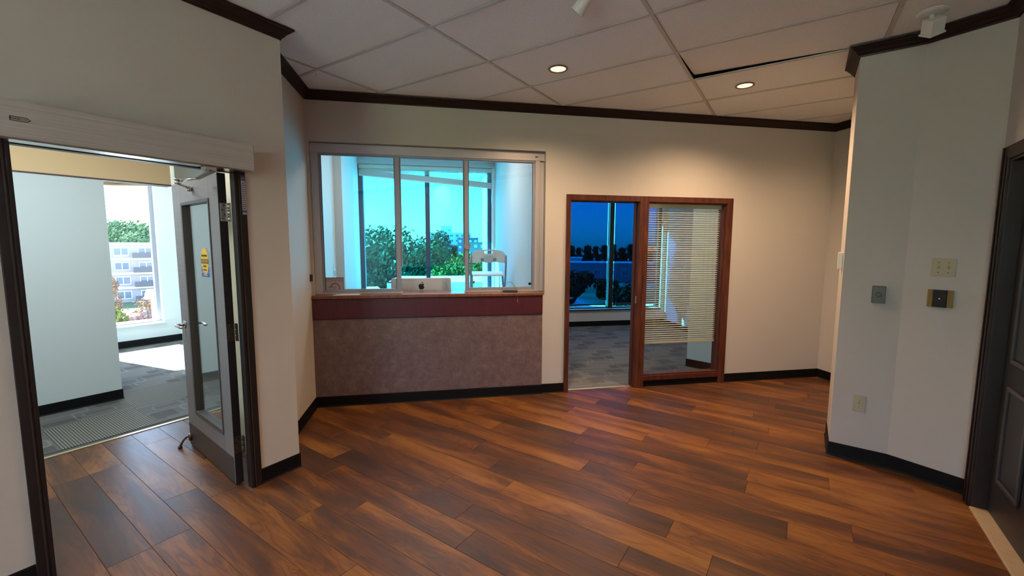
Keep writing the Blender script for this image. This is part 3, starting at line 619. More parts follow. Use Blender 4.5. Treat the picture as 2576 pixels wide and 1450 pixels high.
# venetian blind behind it
bl = thing('venetian_blind', 'cream venetian blind with open slats behind the sidelight glass', 'blind', (2.735, 4.366, 0))
obj('headrail', MB().box(-.445, .455, -.018, .02, 1.982, 2.025), BLINDM, bl, bevel=.003)
obj('valance', MB().box(-.447, .457, -.022, -.0185, 1.975, 2.026), BLINDM, bl)
zb0, zb1, NS = 0.495, 1.968, 60
sp = []
for y, z in ((-.0125, -.003), (-.006, .0005), (0, .0016), (.006, .0010), (.0125, -.0008)): sp.append((y, z))
sm = MB()
for x in (-.442, .452):
    for y, z in sp: sm.v.append((x, y, z))
    for y, z in sp[::-1]: sm.v.append((x, y, z-.0008))
k = 10; sm.f = [tuple(range(k)), tuple(range(k, 2*k))[::-1]]+[(i, (i+1) % k, k+(i+1) % k, k+i) for i in range(k)]
SLAT = mesh_of('slat', sm, BLINDM)
for i in range(NS):
    z = zb0+(zb1-zb0)*(i+1)/NS-.012
    obj('slat', SLAT, None, bl, loc=(0, 0, z), rot=(R(random.uniform(4, 9)), R(random.uniform(-.12, .12)), 0))
obj('bottom_rail', MB().box(-.444, .454, -.013, .013, .468, .490), BLINDM, bl, bevel=.003, label='cream bottom rail')
CORD = mat('blind_cord', (0.55, 0.52, 0.44), 0.7)
for x in (-.30, .02, .33):
    obj('ladder_cord', MB().tube([(x, -.0145, .478), (x, -.0145, 1.985)], .0011, 6).tube([(x, .0145, .478), (x, .0145, 1.985)], .0011, 6), CORD, bl)
for x in (.27, .385, .415): obj('lift_cord', MB().tube([(x, -.0165, .95+x*.6), (x, -.0165, 1.985)], .0013, 6), CORD, bl)

# ------------------------------------------------------------------ left wall: automatic door
FRM = BROWNFR
fr = MB()
for a, b, c in ((-.306, -.262, -.325), (-1.262, -1.220, -1.203)):
    fr.box(a, b, -.012, .088, 0, 2.06); fr.box(min(a if c < -.3 and c > -1 else b, c), max(a if c > -1 else b, c), -.012, .040, 0, 2.06)
fr.box(-1.203, -.325, -.012, .040, 1.992, 2.06).box(-1.22, -.306, .0401, .088, 2.008, 2.06)
dfm = struct('trim_door_frame', fr, FRM, 'dark brown steel frame around the open glazed door', loc=(*LO, 0), rz=LA, bevel=.003, cat='door frame')
obj('jamb_lip', MB().box(-.305, -.299, -.0165, -.0122, 0, 1.99).box(-1.232, -1.226, -.0165, -.0122, 0, 1.99), mat('jamb_lip_brown', (0.045, 0.035, 0.035), 0.35), dfm)
ws = thing('jamb_warning_label', 'narrow white and blue instruction label on the dark right door jamb', 'label', (L(-.274, -.0125)[0], L(-.274, -.0125)[1], 1.745), LA)
obj('label_backing', MB().box(-.017, .011, -.0012, -.0002, 0, .240), mat('label_blue', (0.035, 0.06, 0.22), 0.5), ws)
obj('label_field', MB().box(-.0155, .0095, -.0016, -.0013, .028, .205).box(-.0155, .0095, -.0016, -.0013, .004, .016), mat('label_white', (0.40, 0.40, 0.43), 0.5), ws)
for i in range(13): obj('print_line', MB().box(-.0135, random.uniform(.002, .0075), -.0019, -.0017, .035+i*.0128, .041+i*.0128), mat('label_print', (0.14, 0.14, 0.17), 0.6), ws)
obj('label_head', MB().box(-.0135, .0075, -.0019, -.0014, .212, .228), MATS['label_print'], ws)
op = thing('door_operator', 'brushed aluminium automatic door operator above the glazed door', 'door operator', (*LO, 2.0), LA)
obj('housing', MB().box(-1.285, -.262, -.130, -.0005, .0, .152), OPERM, op, bevel=.004)
obj('end_cap', MB().box(-.2615, -.258, -.128, -.002, .003, .149), OPERM, op, bevel=.001)
obj('bottom_strip', MB().box(-1.27, -.52, -.112, -.03, -.005, -.0005), CHROME, op)
obj('bottom_cover', MB().box(-.44, -.275, -.118, -.02, -.006, -.0005), CHROME, op)
lg = MB(); lo_ = [(-1.212, .068), (-1.163, .068), (-1.1515, .0775), (-1.163, .087), (-1.212, .087)]
li_ = [(-1.2095, .0705), (-1.164, .0705), (-1.1555, .0775), (-1.164, .0845), (-1.2095, .0845)]
lg.add([(x, -.1306, z) for x, z in lo_+li_], [(i, (i+1) % 5, 5+(i+1) % 5, 5+i) for i in range(5)])
BLK = mat('black_print', (0.006, 0.006, 0.007), 0.5)
obj('logo_outline', lg, BLK, op); text('logo_text', 'NABCO', .0135, BLK, op, (-1.186, -.1308, .0772))
obj('spindle', MB().box(-.515, -.452, -.105, -.055, -.028, -.0008), OPERM, op, bevel=.006)
# arm: spindle -> knuckle -> door shoe, in hall coordinates
arm = obj('drive_arm', MB(), None) if False else None
sp0 = (-.483, -.082); 
def toL(p): 
    dx, dy = p[0]-LO[0], p[1]-LO[1]; return (dx*LE[0]+dy*LE[1], dx*LN[0]+dy*LN[1])
e2 = toL((-1.395, 2.955)); elb = toL((-1.56, 3.054)); shoe = toL((-1.60, 3.262))
obj('drive_arm', MB().add([(sp0[0]+.03, sp0[1]-.01, -.022), (sp0[0]-.01, sp0[1]-.03, -.022), (e2[0]-.03, e2[1]-.012, -.032), (e2[0]+.012, e2[1]+.012, -.032), (sp0[0]+.03, sp0[1]-.01, -.030), (sp0[0]-.01, sp0[1]-.03, -.030), (e2[0]-.03, e2[1]-.012, -.040), (e2[0]+.012, e2[1]+.012, -.040)], [(0,1,2,3),(4,7,6,5),(0,4,5,1),(1,5,6,2),(2,6,7,3),(3,7,4,0)]), mat('arm_bronze', (0.20, 0.17, 0.16), 0.35, metal=0.7), op, bevel=.002)
obj('link_rod', MB().tube([(e2[0], e2[1], -.036), (elb[0], elb[1], -.040)], .006, 10), CHROME, op, smooth=True)
obj('knuckle', MB().lathe([(.001, -.062), (.016, -.062), (.019, -.052), (.012, -.046), (.012, -.040), (.019, -.036), (.019, -.028), (.001, -.026)], 18, 'z', (elb[0], elb[1], 0)), CHROME, op, smooth=True)
obj('link_rod', MB().tube([(elb[0], elb[1], -.056), (shoe[0], shoe[1], -.060)], .008, 10), CHROME, op, smooth=True)
obj('door_shoe', MB().lathe([(.001, -.082), (.012, -.082), (.016, -.072), (.016, -.050), (.001, -.046)], 16, 'z', (shoe[0], shoe[1], 0)).tube([(shoe[0], shoe[1], -.062), (shoe[0]+.05, shoe[1]+.0, -.060)], .010, 10), CHROME, op, smooth=True)
# door leaf, hinged at the far right of the frame, folded back past a right angle
DA = R(131.2); DH = L(-.366, .114)
DWID = .925
door = thing('door_2', 'taupe glazed entrance door standing open into the corridor', 'door', (*DH, 0), DA, kind='structure')
# local x runs from hinge to free edge; local +y is the face towards the viewer's left
T = .046; u0, u1, z0, z1 = .160, .735, .300, 1.858
lf = MB().box(.0, u0, -T, 0, .010, 2.0).box(u1, DWID, -T, 0, .010, 2.0).box(u0, u1, -T, 0, .010, z0).box(u0, u1, -T, 0, z1, 2.0)
leaf = obj('door_leaf', lf, DOORM, door, bevel=.0015)
obj('hinge_edge', MB().box(-.0018, -.0003, -T+.001, -.001, .011, 1.999), BROWNFR, door)
obj('lite_frame', MB().box(u0, u1, -T-.004, .006, z0, z0+.030).box(u0, u1, -T-.004, .006, z1-.022, z1).box(u0, u0+.014, -T-.004, .006, z0+.03, z1-.022).box(u1-.03, u1, -T-.004, .006, z0+.03, z1-.022), mat('lite_frame_brown', (0.11, 0.095, 0.095), 0.4, metal=0.2), door, bevel=.003)
obj('glass_pane', MB().box(u0+.014, u1-.03, -T/2-.003, -T/2+.003, z0+.03, z1-.022), CLEAR, door)
kp = obj('kick_plate', MB().box(.012, DWID-.006, .0003, .002, .012, .188), KICKM, door, bevel=.0006)
SCR = mesh_of('screw', MB().lathe([(.001, .0034), (.003, .0034), (.0042, .002), (.0042, .0015)], 10, 'y'), mat('dark_screw', (0.02, 0.018, 0.018), 0.3, metal=0.8))
for x in [.03+.14*i for i in range(7)]:
    for z in (.026, .175): obj('screw', SCR, None, kp, loc=(x, 0, z))
for z, i in ((.215, 0), (.955, 1), (1.707, 2)):
    hg = obj('hinge', MB().box(-.0040, -.0020, -T+.003, -.006, z, z+.112), CHROME if i == 2 else BRONZE, door, bevel=.0008)
    obj('hinge_knuckle', MB().tube([(-.013, -T-.004, z), (-.013, -T-.004, z+.034)], .007, 12).tube([(-.013, -T-.004, z+.038), (-.013, -T-.004, z+.072)], .007, 12).tube([(-.013, -T-.004, z+.076), (-.013, -T-.004, z+.112)], .007, 12), CHROME if i == 2 else BRONZE, hg, smooth=True)
    obj('hinge_leaf', MB().box(-.042, -.019, -T-.006, -T-.003, z, z+.112), CHROME if i == 2 else BRONZE, hg)
    for q in range(4): obj('screw', MB().lathe([(.001, -.0062), (.0035, -.0062), (.0045, -.004)], 10, 'x', (0, -.018-(.012 if q % 2 else 0), z+.015+.027*q)), MATS['dark_screw'], hg)
for sgn, y in ((1, 0), (-1, -T)):
    lv = obj('lever_handle', MB().lathe([(.001, .008*sgn), (.026, .008*sgn), (.031, .004*sgn), (.031, 0)] if True else [], 24, 'y', (.842, y, .965)), CHROME, door, smooth=True)
    obj('lever_grip', MB().tube([(.842, y+.006*sgn, .965), (.842, y+.045*sgn, .965), (.836, y+.056*sgn, .965), (.82, y+.060*sgn, .965), (.735, y+.058*sgn, .963), (.722, y+.052*sgn, .962), (.720, y+.040*sgn, .962)], [.011, .010, .010, .009, .009, .009, .008], 12), CHROME, lv, smooth=True)
# sticker on the glass
st = obj('caution_sticker', MB().plate([(.38+.0725*math.cos(2*PI*i/40), 1.451+.092*math.sin(2*PI*i/40)) for i in range(40)], -T/2+.0034, -T/2+.0040), mat('caution_yellow', (0.85, 0.52, 0.05), 0.5), door, label='yellow oval caution sticker with blue lower panel')
BLU = mat('sticker_blue', (0.045, 0.10, 0.40), 0.5)
obj('blue_panel', MB().box(.306, .454, -T/2+.0034, -T/2+.0038, 1.345, 1.415), BLU, st)
obj('caution_band', MB().box(.306, .454, -T/2+.0041, -T/2+.0046, 1.435, 1.467), mat('caution_dark_band', (0.16, 0.10, 0.05), 0.5), st)
TR = (PI/2, 0, PI)
YEL = MATS['caution_yellow']; WHT = mat('sticker_white', (0.7, 0.72, 0.78), 0.5)
for body, sz, m, z in (('AUTOMATIC', .019, BLK, 1.488), ('CAUTION', .027, YEL, 1.451), ('DOOR', .018, BLK, 1.417), ('KEEP CLEAR', .012, BLK, 1.392)):
    text('sticker_text', body, sz, m, st, (.38, -T/2+.0052, z), TR)
text('sticker_text', 'ACTIVATE SWITCH', .0155, WHT, st, (.38, -T/2+.0052, 1.375), TR); text('sticker_text', 'TO OPERATE', .0155, WHT, st, (.38, -T/2+.0052, 1.356), TR)
hd_ = obj('door_holder', MB().box(.868, .898, .0022, .018, .050, .100).tube([(.883, .014, .088), (.889, .030, .082), (.896, .052, .058), (.902, .066, .030), (.906, .072, .014)], [.009, .009, .008, .008, .009], 12), mat('antique_bronze', (0.20, 0.13, 0.10), 0.38, metal=0.7), door, smooth=True, label='bronze kick-down door holder')
obj('rubber_foot', MB().lathe([(.001, .0), (.014, .0), (.015, .012), (.010, .018), (.001, .018)], 16, 'z', (.906, .072, .0012)), BRONZE, hd_)

# ------------------------------------------------------------------ right wall fittings
RA1 = math.atan2(CB[1]-C1[1], CB[0]-C1[0]); RA2 = math.atan2(CK[1]-CB[1], CK[0]-CB[0])
def on1(s): return (C1[0]+s*math.cos(RA1), C1[1]+s*math.sin(RA1))
def on2(s): return (CB[0]+s*math.cos(RA2), CB[1]+s*math.sin(RA2))
p = on2(.188)
t = thing('light_switch', 'ivory double toggle light switch plate above the brass plate', 'switch', (*p, 1.437), RA2)
obj('plate', MB().box(-.058, .058, -.006, -.0003, -.057, .057), IVORY, t, bevel=.003)
for x, u in ((-.023, 1), (.023, -1)):
    obj('toggle', MB().add([(x-.005, -.006, -.010), (x+.005, -.006, -.010), (x+.005, -.006, .010), (x-.005, -.006, .010), (x-.004, -.018, -.004+u*.006), (x+.004, -.018, -.004+u*.006), (x+.004, -.018, .004+u*.006), (x-.004, -.018, .004+u*.006)], [(3,2,1,0),(4,5,6,7),(0,1,5,4),(1,2,6,5),(2,3,7,6),(3,0,4,7)]), IVORY, t)
    for z in (-.032, .032): obj('screw', MB().lathe([(.001, -.0072), (.003, -.0072), (.0036, -.006)], 10, 'y', (x, 0, z)), GREYMET, t)
t = thing('access_plate', 'black square button plate with ribbed brass sides below light switch', 'plate', (*p, 1.236), RA2)
obj('black_face', MB().box(-.033, .033, -.024, -.0003, -.056, .056), BLACKP, t, bevel=.002)
for s_ in (-1, 1):
    g = obj('brass_side', MB().box(min(.0335*s_, .060*s_), max(.0335*s_, .060*s_), -.014, -.0003, -.056, .056), GOLD, t)
    for i in range(4): obj('rib', MB().box((.036+.006*i)*s_-.0017, (.036+.006*i)*s_+.0017, -.019, -.0142, -.055, .055), GOLD, g, bevel=.0008)
obj('indicator', MB().lathe([(.001, -.026), (.0035, -.026), (.0045, -.0245)], 14, 'y', (0, 0, .0)), mat('white_indicator', (0.75, 0.75, 0.72), 0.4), t)
p = on1(.207)
t = thing('key_switch', 'grey metal key switch box on the right wall', 'switch', (*p, 1.235), RA1)
obj('box', MB().box(-.036, .036, -.030, -.0003, -.060, .060), GREYMET, t, bevel=.003)
obj('lock_ring', MB().lathe([(.001, -.036), (.011, -.036), (.012, -.040), (.018, -.040), (.019, -.0305)], 24, 'y'), mat('dark_lock_ring', (0.04, 0.04, 0.035), 0.35, metal=0.6), t)
obj('key_slot', MB().box(-.002, .002, -.0375, -.0362, -.006, .006), BLACKP, t)
p = on1(.155)
t = thing('wall_outlet', 'ivory duplex wall outlet low on the right wall', 'outlet', (*p, .433), RA1)
obj('plate', MB().box(-.036, .036, -.006, -.0003, -.059, .059), IVORY, t, bevel=.003)
for z in (-.021, .021):
    r_ = obj('receptacle', MB().plate([(.0165*math.cos(a)*1.0, z+.0145*math.sin(a)) for a in [2*PI*i/20 for i in range(20)]], -.0085, -.0062), mat('ivory_receptacle', (0.56, 0.50, 0.35), 0.4), t)
    obj('slot', MB().box(-.0075, -.0055, -.0092, -.0086, z, z+.008).box(.0055, .0075, -.0092, -.0086, z, z+.007).box(-.002, .002, -.0092, -.0086, z-.009, z-.005), BLACKP, r_)
obj('screw', MB().lathe([(.001, -.0072), (.0028, -.0072), (.0034, -.006)], 10, 'y'), GREYMET, t)
ds = (C1[0]+.12*math.sqrt(.5), C1[1]+.12*math.sqrt(.5))
t = thing('wireless_chime', 'white plastic wireless sensor on the narrow edge of right wall', 'sensor', (ds[0], ds[1], 1.463), R(45))
obj('case', MB().box(-.03, .03, .0005, .030, -.062, .062), WHITEPL, t, bevel=.004); obj('magnet', MB().box(.036, .060, .0005, .026, -.035, .062), WHITEPL, t, bevel=.003)
# ---- dark panel door at the far right (frame local: x along the wall, y into it)
DR = R(-135)
cs = MB().box(.075, .165, -.022, -.0003, 0, 2.135).box(.165, 1.125, -.022, -.0003, 2.06, 2.135).box(1.125, 1.215, -.022, -.0003, 0, 2.135)
cs.box(.165, .180, -.012, .149, 0, 2.06).box(1.110, 1.125, -.012, .149, 0, 2.06).box(.180, 1.110, -.012, .149, 2.045, 2.06)
tr = struct('trim_door_casing', cs, CASING, 'dark walnut casing around the charcoal door', loc=(*CK, 0), rz=DR, bevel=.004, cat='door casing')
obj('casing_bead', MB().box(.085, .096, -.028, -.0225, 0, 2.135).box(.140, .150, -.028, -.0225, 0, 2.08), CASING, tr, bevel=.003)
struct('trim_stone_threshold', MB().box(.182, 1.108, -.02, .10, 0.0003, .014), STONE, 'tan stone threshold under the charcoal door', loc=(*CK, 0), rz=DR, bevel=.003, cat='threshold')
d3 = thing('door_3', 'charcoal panelled door at the right edge', 'door', (CK[0]+.183*DD[0], CK[1]+.183*DD[1], 0), DR, kind='structure')
obj('door_slab', MB().box(0, .924, .055, .095, .016, 2.043), GREYDOOR, d3, bevel=.002)
for x0 in (.115, .52):
    for z0_, z1_ in ((.24, .80), (.93, 1.55), (1.66, 1.92)):
        pn = obj('door_panel', MB().box(x0+.03, x0+.26, .049, .0545, z0_+.03, z1_-.03), GREYDOOR, d3, bevel=.003)
        obj('panel_moulding', MB().box(x0, x0+.29, .040, .0545, z0_, z0_+.024).box(x0, x0+.29, .040, .0545, z1_-.024, z1_).box(x0, x0+.024, .040, .0545, z0_+.024, z1_-.024).box(x0+.266, x0+.29, .040, .0545, z0_+.024, z1_-.024), mat('charcoal_moulding', (0.055, 0.056, 0.064), 0.32), pn, bevel=.004)
kn = obj('door_knob', MB().lathe([(.001, -.012), (.022, -.010), (.028, .005), (.022, .02), (.012, .028), (.012, .048), (.03, .05), (.03, .0548)], 20, 'y', (.86, 0, .97)), CHROME, d3, smooth=True)

# ------------------------------------------------------------------ reception room contents
w3 = struct('window_3', MB().box(-1.164, -1.085, 7.27, 7.37, .745, 2.83).box(-.112, -.038, 7.27, 7.37, .745, 2.83).box(.925, .985, 7.27, 7.37, .745, 2.83).box(-1.085, -.112, 7.28, 7.36, .745, .80).box(-.038, .925, 7.28, 7.36, .745, .80).box(-1.085, -.112, 7.28, 7.36, 2.77, 2.83).box(-.038, .925, 7.28, 7.36, 2.77, 2.83), DARKAL, 'tall dark framed window of the reception room', cat='window')
obj('glass_pane', MB().box(-1.085, -.112, 7.315, 7.322, .80, 2.77), FILM, w3); obj('glass_pane', MB().box(-.038, .925, 7.315, 7.322, .80, 2.77), FILM, w3)
obj('window_sill', MB().box(-1.164, 1.03, 7.10, 7.27, .721, .744), WHITEPL, w3)
obj('white_reveal', MB().box(.986, 1.029, 7.16, 7.44, .745, 2.829), WHITEPL, w3)
rb = thing('raised_blind', 'raised cream blind hanging crooked at the reception window', 'blind', (0, 7.2, 0))
obj('headrail', MB().box(-1.13, 1.02, -.025, .025, 2.765, 2.822), BLINDM, rb, bevel=.003)
for i in range(7):
    f = i/6.0; za, zc = 2.758-.002*i, 2.752-.022*i
    obj('slat', MB().add([(-1.13, -.014, za), (1.015, -.014, zc), (1.015, .014, zc+.001), (-1.13, .014, za+.001), (-1.13, -.014, za+.004), (1.015, -.014, zc+.004), (1.015, .014, zc+.005), (-1.13, .014, za+.005)], [(0,3,2,1),(4,5,6,7),(0,1,5,4),(1,2,6,5),(2,3,7,6),(3,0,4,7)]), BLINDM, rb)
zl, zr = 2.672, 2.520
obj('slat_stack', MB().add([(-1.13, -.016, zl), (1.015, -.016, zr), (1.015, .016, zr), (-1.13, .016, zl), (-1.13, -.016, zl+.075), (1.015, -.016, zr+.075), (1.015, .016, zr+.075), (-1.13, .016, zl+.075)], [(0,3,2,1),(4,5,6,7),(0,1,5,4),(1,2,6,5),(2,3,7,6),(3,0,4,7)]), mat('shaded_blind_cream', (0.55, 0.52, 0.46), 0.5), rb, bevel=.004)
obj('bottom_rail', MB().add([(-1.13, -.014, zl-.022), (1.015, -.014, zr-.022), (1.015, .014, zr-.022), (-1.13, .014, zl-.022), (-1.13, -.014, zl-.001), (1.015, -.014, zr-.001), (1.015, .014, zr-.001), (-1.13, .014, zl-.001)], [(0,3,2,1),(4,5,6,7),(0,1,5,4),(1,2,6,5),(2,3,7,6),(3,0,4,7)]), BLINDM, rb)
for x in (-.85, -.08, .42, .9): obj('lift_cord', MB().tube([(x, -.017, 2.40), (x, -.017, 2.765)], .002, 6), CORD, rb)
def table(name, label, x0, x1, y0, y1, h, m):
    t = thing(name, label, 'table', ((x0+x1)/2, (y0+y1)/2, 0)); a, b = (x1-x0)/2, (y1-y0)/2
    obj('table_top', MB().box(-a, a, -b, b, h-.03, h), m, t, bevel=.004)
    for sx in (-1, 1):
        for sy in (-1, 1): obj('leg', MB().box(sx*(a-.05)-.02, sx*(a-.05)+.02, sy*(b-.05)-.02, sy*(b-.05)+.02, 0, h-.0305), GREYMET, t)
    return t
table('desk', 'unseen work desk whitened to bounce light behind the reception counter', -1.15, 1.0, 4.45, 5.16, .72, mat('desk_laminate', (0.80, 0.80, 0.79), 0.5))  # unseen top made white and wide to bounce light onto the ceiling
table('folding_table', 'white table carrying the folding chair behind the counter', .40, 1.02, 5.22, 5.98, .735, WHITEPL)
im = thing('desktop_computer', 'silver desktop computer seen from behind in the open window', 'computer', (-.124, 4.66, .72))
def rounded(w, z0, z1, r, n=6):
    pts = []
    for cx, cz, a0 in ((w-r, z1-r, 0), (-w+r, z1-r, 90), (-w+r, z0+r, 180), (w-r, z0+r, 270)):
        pts += [(cx+r*math.cos(R(a0+90*i/n)), cz+r*math.sin(R(a0+90*i/n))) for i in range(n+1)]
    return pts
obj('case', MB().plate(rounded(.316, .055, .492, .022), .0, .022), SILVER, im, bevel=.004)
obj('back_bulge', MB().plate(rounded(.27, .10, .45, .05), -.012, -.0005), SILVER, im, bevel=.008)
obj('screen_glass', MB().plate(rounded(.314, .057, .490, .02), .0225, .026), BLACKP, im)
obj('stand', MB().box(-.095, .095, -.05, -.035, .006, .26).box(-.095, .095, -.09, .10, 0, .0055), SILVER, im, bevel=.002)
# apple emblem, outlined by hand
ap = [(0, .030), (.008, .0335), (.016, .034), (.024, .031), (.029, .026), (.0245, .021), (.0225, .0145), (.0235, .007), (.0265, .002), (.0305, -.001), (.027, -.0105), (.021, -.020), (.014, -.0265), (.008, -.0265), (.002, -.0245), (-.004, -.0255), (-.010, -.0275), (-.016, -.025), (-.023, -.017), (-.0285, -.006), (-.0305, .006), (-.0295, .017), (-.025, .027), (-.018, .0325), (-.010, .0335)]
lo_a = MB().plate([(x, z+.398) for x, z in ap], -.0138, -.0122)
em = obj('emblem', lo_a, mat('emblem_black', (0.012, 0.010, 0.012), 0.25), im, label='dark apple emblem')
obj('emblem_leaf', MB().plate([(x, z+.398) for x, z in [(.001, .0375), (.003, .046), (.009, .052), (.0155, .0545), (.0155, .047), (.011, .040), (.005, .0375)]], -.0138, -.0122), MATS['emblem_black'], em)
ch = thing('folding_chair', 'white plastic folding chair standing on a table behind right sash', 'chair', (.712, 5.60, .735), R(-4))
CHW = mat('chair_white', (0.70, 0.72, 0.74), 0.4); CHG = mat('chair_grey_frame', (0.20, 0.24, 0.32), 0.4, metal=0.3)
bp_ = []
NB = 14
outer = [(-.215, .60), (-.222, .66), (-.215, .71), (-.19, .745), (-.14, .765), (-.07, .775), (0, .778), (.07, .775), (.14, .765), (.19, .745), (.215, .71), (.222, .66), (.215, .60), (.10, .615), (0, .618), (-.10, .615)]
bb = MB()
def ychair(x, z): return -.165 - .09*(z-.60) + .22*(x*x)
slot = [(-.052, .728), (-.052, .752), (-.044, .757), (.044, .757), (.052, .752), (.052, .728), (.044, .723), (-.044, .723)]
bmh = bmesh.new()
ov = [bmh.verts.new((x, ychair(x, z), z)) for x, z in outer]; iv = [bmh.verts.new((x, ychair(x, z), z)) for x, z in slot]
oe = [bmh.edges.new((ov[i], ov[(i+1) % len(ov)])) for i in range(len(ov))]; ie = [bmh.edges.new((iv[i], iv[(i+1) % len(iv)])) for i in range(len(iv))]
bmesh.ops.triangle_fill(bmh, use_beauty=True, edges=oe+ie)
bmesh.ops.recalc_face_normals(bmh, faces=bmh.faces)
ret = bmesh.ops.extrude_face_region(bmh, geom=bmh.faces[:]); bmesh.ops.translate(bmh, verts=[v for v in ret['geom'] if isinstance(v, bmesh.types.BMVert)], vec=(0, .022, 0))
bmesh.ops.recalc_face_normals(bmh, faces=bmh.faces)
bme = bpy.data.meshes.new('backrest'); bmh.to_mesh(bme); bmh.free(); bme.materials.append(CHW)
back = obj('backrest', bme, None, ch)
obj('label_patch', MB().box(-.055, .055, -.1925, -.1835, .628, .715), mat('chair_patch', (0.48, 0.50, 0.52), 0.5), back, rot=(R(5.0), 0, 0), loc=(0, .049, 0))
for s_ in (-1, 1): obj('clip', MB().box(min(s_*.062, s_*.10), max(s_*.062, s_*.10), -.180, -.172, .625, .665), CHG, back)
obj('seat', MB().add([(-.20, -.14, .43), (.20, -.14, .43), (.215, .22, .452), (-.215, .22, .452), (-.20, -.14, .455), (.20, -.14, .455), (.215, .22, .475), (-.215, .22, .475)], [(0,3,2,1),(4,5,6,7),(0,1,5,4),(1,2,6,5),(2,3,7,6),(3,0,4,7)]), CHW, ch, bevel=.012, seg=3)
for s_ in (-1, 1):
    obj('leg', MB().tube([(s_*.222, -.178, .70), (s_*.224, -.165, .60), (s_*.224, -.10, .42), (s_*.224, .20, .012)], .0125, 10), CHG, ch, smooth=True)
    obj('leg', MB().tube([(s_*.205, .12, .44), (s_*.205, -.20, .012)], .0125, 10), CHG, ch, smooth=True)
obj('stretcher', MB().tube([(-.224, .16, .06), (.224, .16, .06)], .009, 8), CHG, ch, smooth=True)
obj('stretcher', MB().tube([(-.205, -.155, .07), (.205, -.155, .07)], .009, 8), CHG, ch, smooth=True)
t = thing('wall_socket', 'pale wall socket on the left wall of the reception room', 'outlet', (-1.239, 5.75, 1.20), R(90))
obj('plate', MB().box(-.035, .035, -.006, -.0005, -.06, .06), WHITEPL, t, bevel=.002); obj('receptacle', MB().box(-.015, .015, -.008, -.0062, -.035, .035), GREYMET, t)

# ------------------------------------------------------------------ office contents
w4f = MB()
for x0, x1 in ((1.40, 1.46), (2.38, 2.47), (3.375, 3.463), (4.39, 4.45)): w4f.box(x0, x1, 7.84, 7.94, .335, 2.62)
w4f.box(1.46, 4.39, 7.86, 7.92, .335, .36).box(1.46, 4.39, 7.86, 7.92, 2.56, 2.62)
w4 = struct('window_4', w4f, mat('black_mullion', (0.012, 0.014, 0.018), 0.4), 'wide office window with dark roller screens', cat='window')
obj('window_sill', MB().box(1.40, 4.45, 7.74, 7.84, .31, .334), mat('sill_dark', (0.03, 0.03, 0.035), 0.5), w4)
for x0, x1 in ((1.46, 2.38), (2.47, 3.375), (3.463, 4.39)): obj('glass_pane', MB().box(x0, x1, 7.885, 7.892, .36, 2.56), FILM, w4)
for i, (x0, x1, lb) in enumerate(((1.49, 2.37, 'dark roller screen of the office window out of view beside the doorway'), (2.47, 3.315, 'dark translucent roller screen at the left of the office doorway'), (3.463, 4.36, 'dark translucent roller screen with red sticker behind the blind'))):
    t = thing('roller_screen', lb, 'screen', ((x0+x1)/2, 7.815, 0), 0, 'dark roller screens in the office window'); w_ = (x1-x0)/2
    obj('mesh_cloth', MB().box(-w_, w_, -.001, .001, .435, 2.53), SCREEN, t)
    obj('hem_bar', MB().box(-w_, w_, -.008, .008, .405, .4345), BLACKP, t); obj('roller', MB().tube([(-w_, 0, 2.56), (w_, 0, 2.56)], .025, 14), BLACKP, t)
stk = thing('red_sticker', 'red and cream window sticker low behind the blind slats', 'sticker', (4.245, 7.811, 1.43))
obj('sticker_face', MB().box(-.10, .10, -.002, 0, 0, .13), mat('sticker_cream', (0.55, 0.40, 0.28), 0.5), stk)
obj('red_band', MB().box(-.10, .10, -.003, -.0021, 0, .04).box(-.10, .10, -.003, -.0021, .118, .13), mat('sticker_red', (0.50, 0.04, 0.035), 0.5), stk)
obj('red_flag', MB().plate([(-.03, .068), (.03, .068), (.045, .105), (-.015, .105)], -.003, -.0021), MATS['sticker_red'], stk)
t = thing('office_outlet', 'ivory outlet on the office right wall seen through blind', 'outlet', (4.529, 7.30, .37), R(-90))
obj('plate', MB().box(-.036, .036, -.006, -.0004, -.06, .06), IVORY, t, bevel=.002); obj('receptacle', MB().box(-.014, .014, -.008, -.0062, -.034, -.006).box(-.014, .014, -.008, -.0062, .006, .034), GREYMET, t)

# ------------------------------------------------------------------ corridor window
w5 = struct('window_5', MB().box(-.86, -.82, .09, .16, .335, 2.66).box(.135, .185, .09, .16, .335, 2.66).box(-.82, .135, .09, .16, .335, .375).box(-.82, .135, .09, .16, 2.60, 2.66), ALUE, 'tall clear window at the end of the corridor', loc=(*FO, 0), rz=FA, cat='window')
obj('glass_pane', MB().box(-.82, .135, .120, .126, .375, 2.60), PALEGL, w5)
obj('window_sill', MB().box(-.88, .215, -.035, .09, .3105, .334), WHITEPL, w5, bevel=.003)

struct('wall_sunshade_fin', MB().box(1.42, 1.56, 8.021, 12.4, -.3, 3.4), CONCF, 'added unseen fin keeping sun off the office window')  # added out of view to block sun patches in the office
# ------------------------------------------------------------------ outdoors
GZ = -8.5
def ground_mat():
    m, n, b = nodes_mat('mixed_ground'); tc = n.nodes.new('ShaderNodeTexCoord')
    a = noise(n, tc.outputs['Object'], 0.035, 3, 0.5); f = noise(n, tc.outputs['Object'], 1.5, 4, 0.6)
    v = math_node(n, 'ADD', a, math_node(n, 'MULTIPLY', math_node(n, 'SUBTRACT', f, .5), .12))
    n.links.new(ramp(n, v, [(0.40, (0.16, 0.155, 0.15)), (0.46, (0.30, 0.29, 0.27)), (0.52, (0.09, 0.15, 0.04)), (0.62, (0.06, 0.11, 0.03))]), b.inputs['Base Color']); b.inputs['Roughness'].default_value = .95; return m
g_ = struct('ground', MB().box(-900, 900, -900, 1500, GZ-.5, GZ), ground_mat(), 'street level ground far below the windows', cat='ground')
ASPH = mat('parking_asphalt', (0.13, 0.13, 0.14), 0.9, var=.2, vscale=.5)
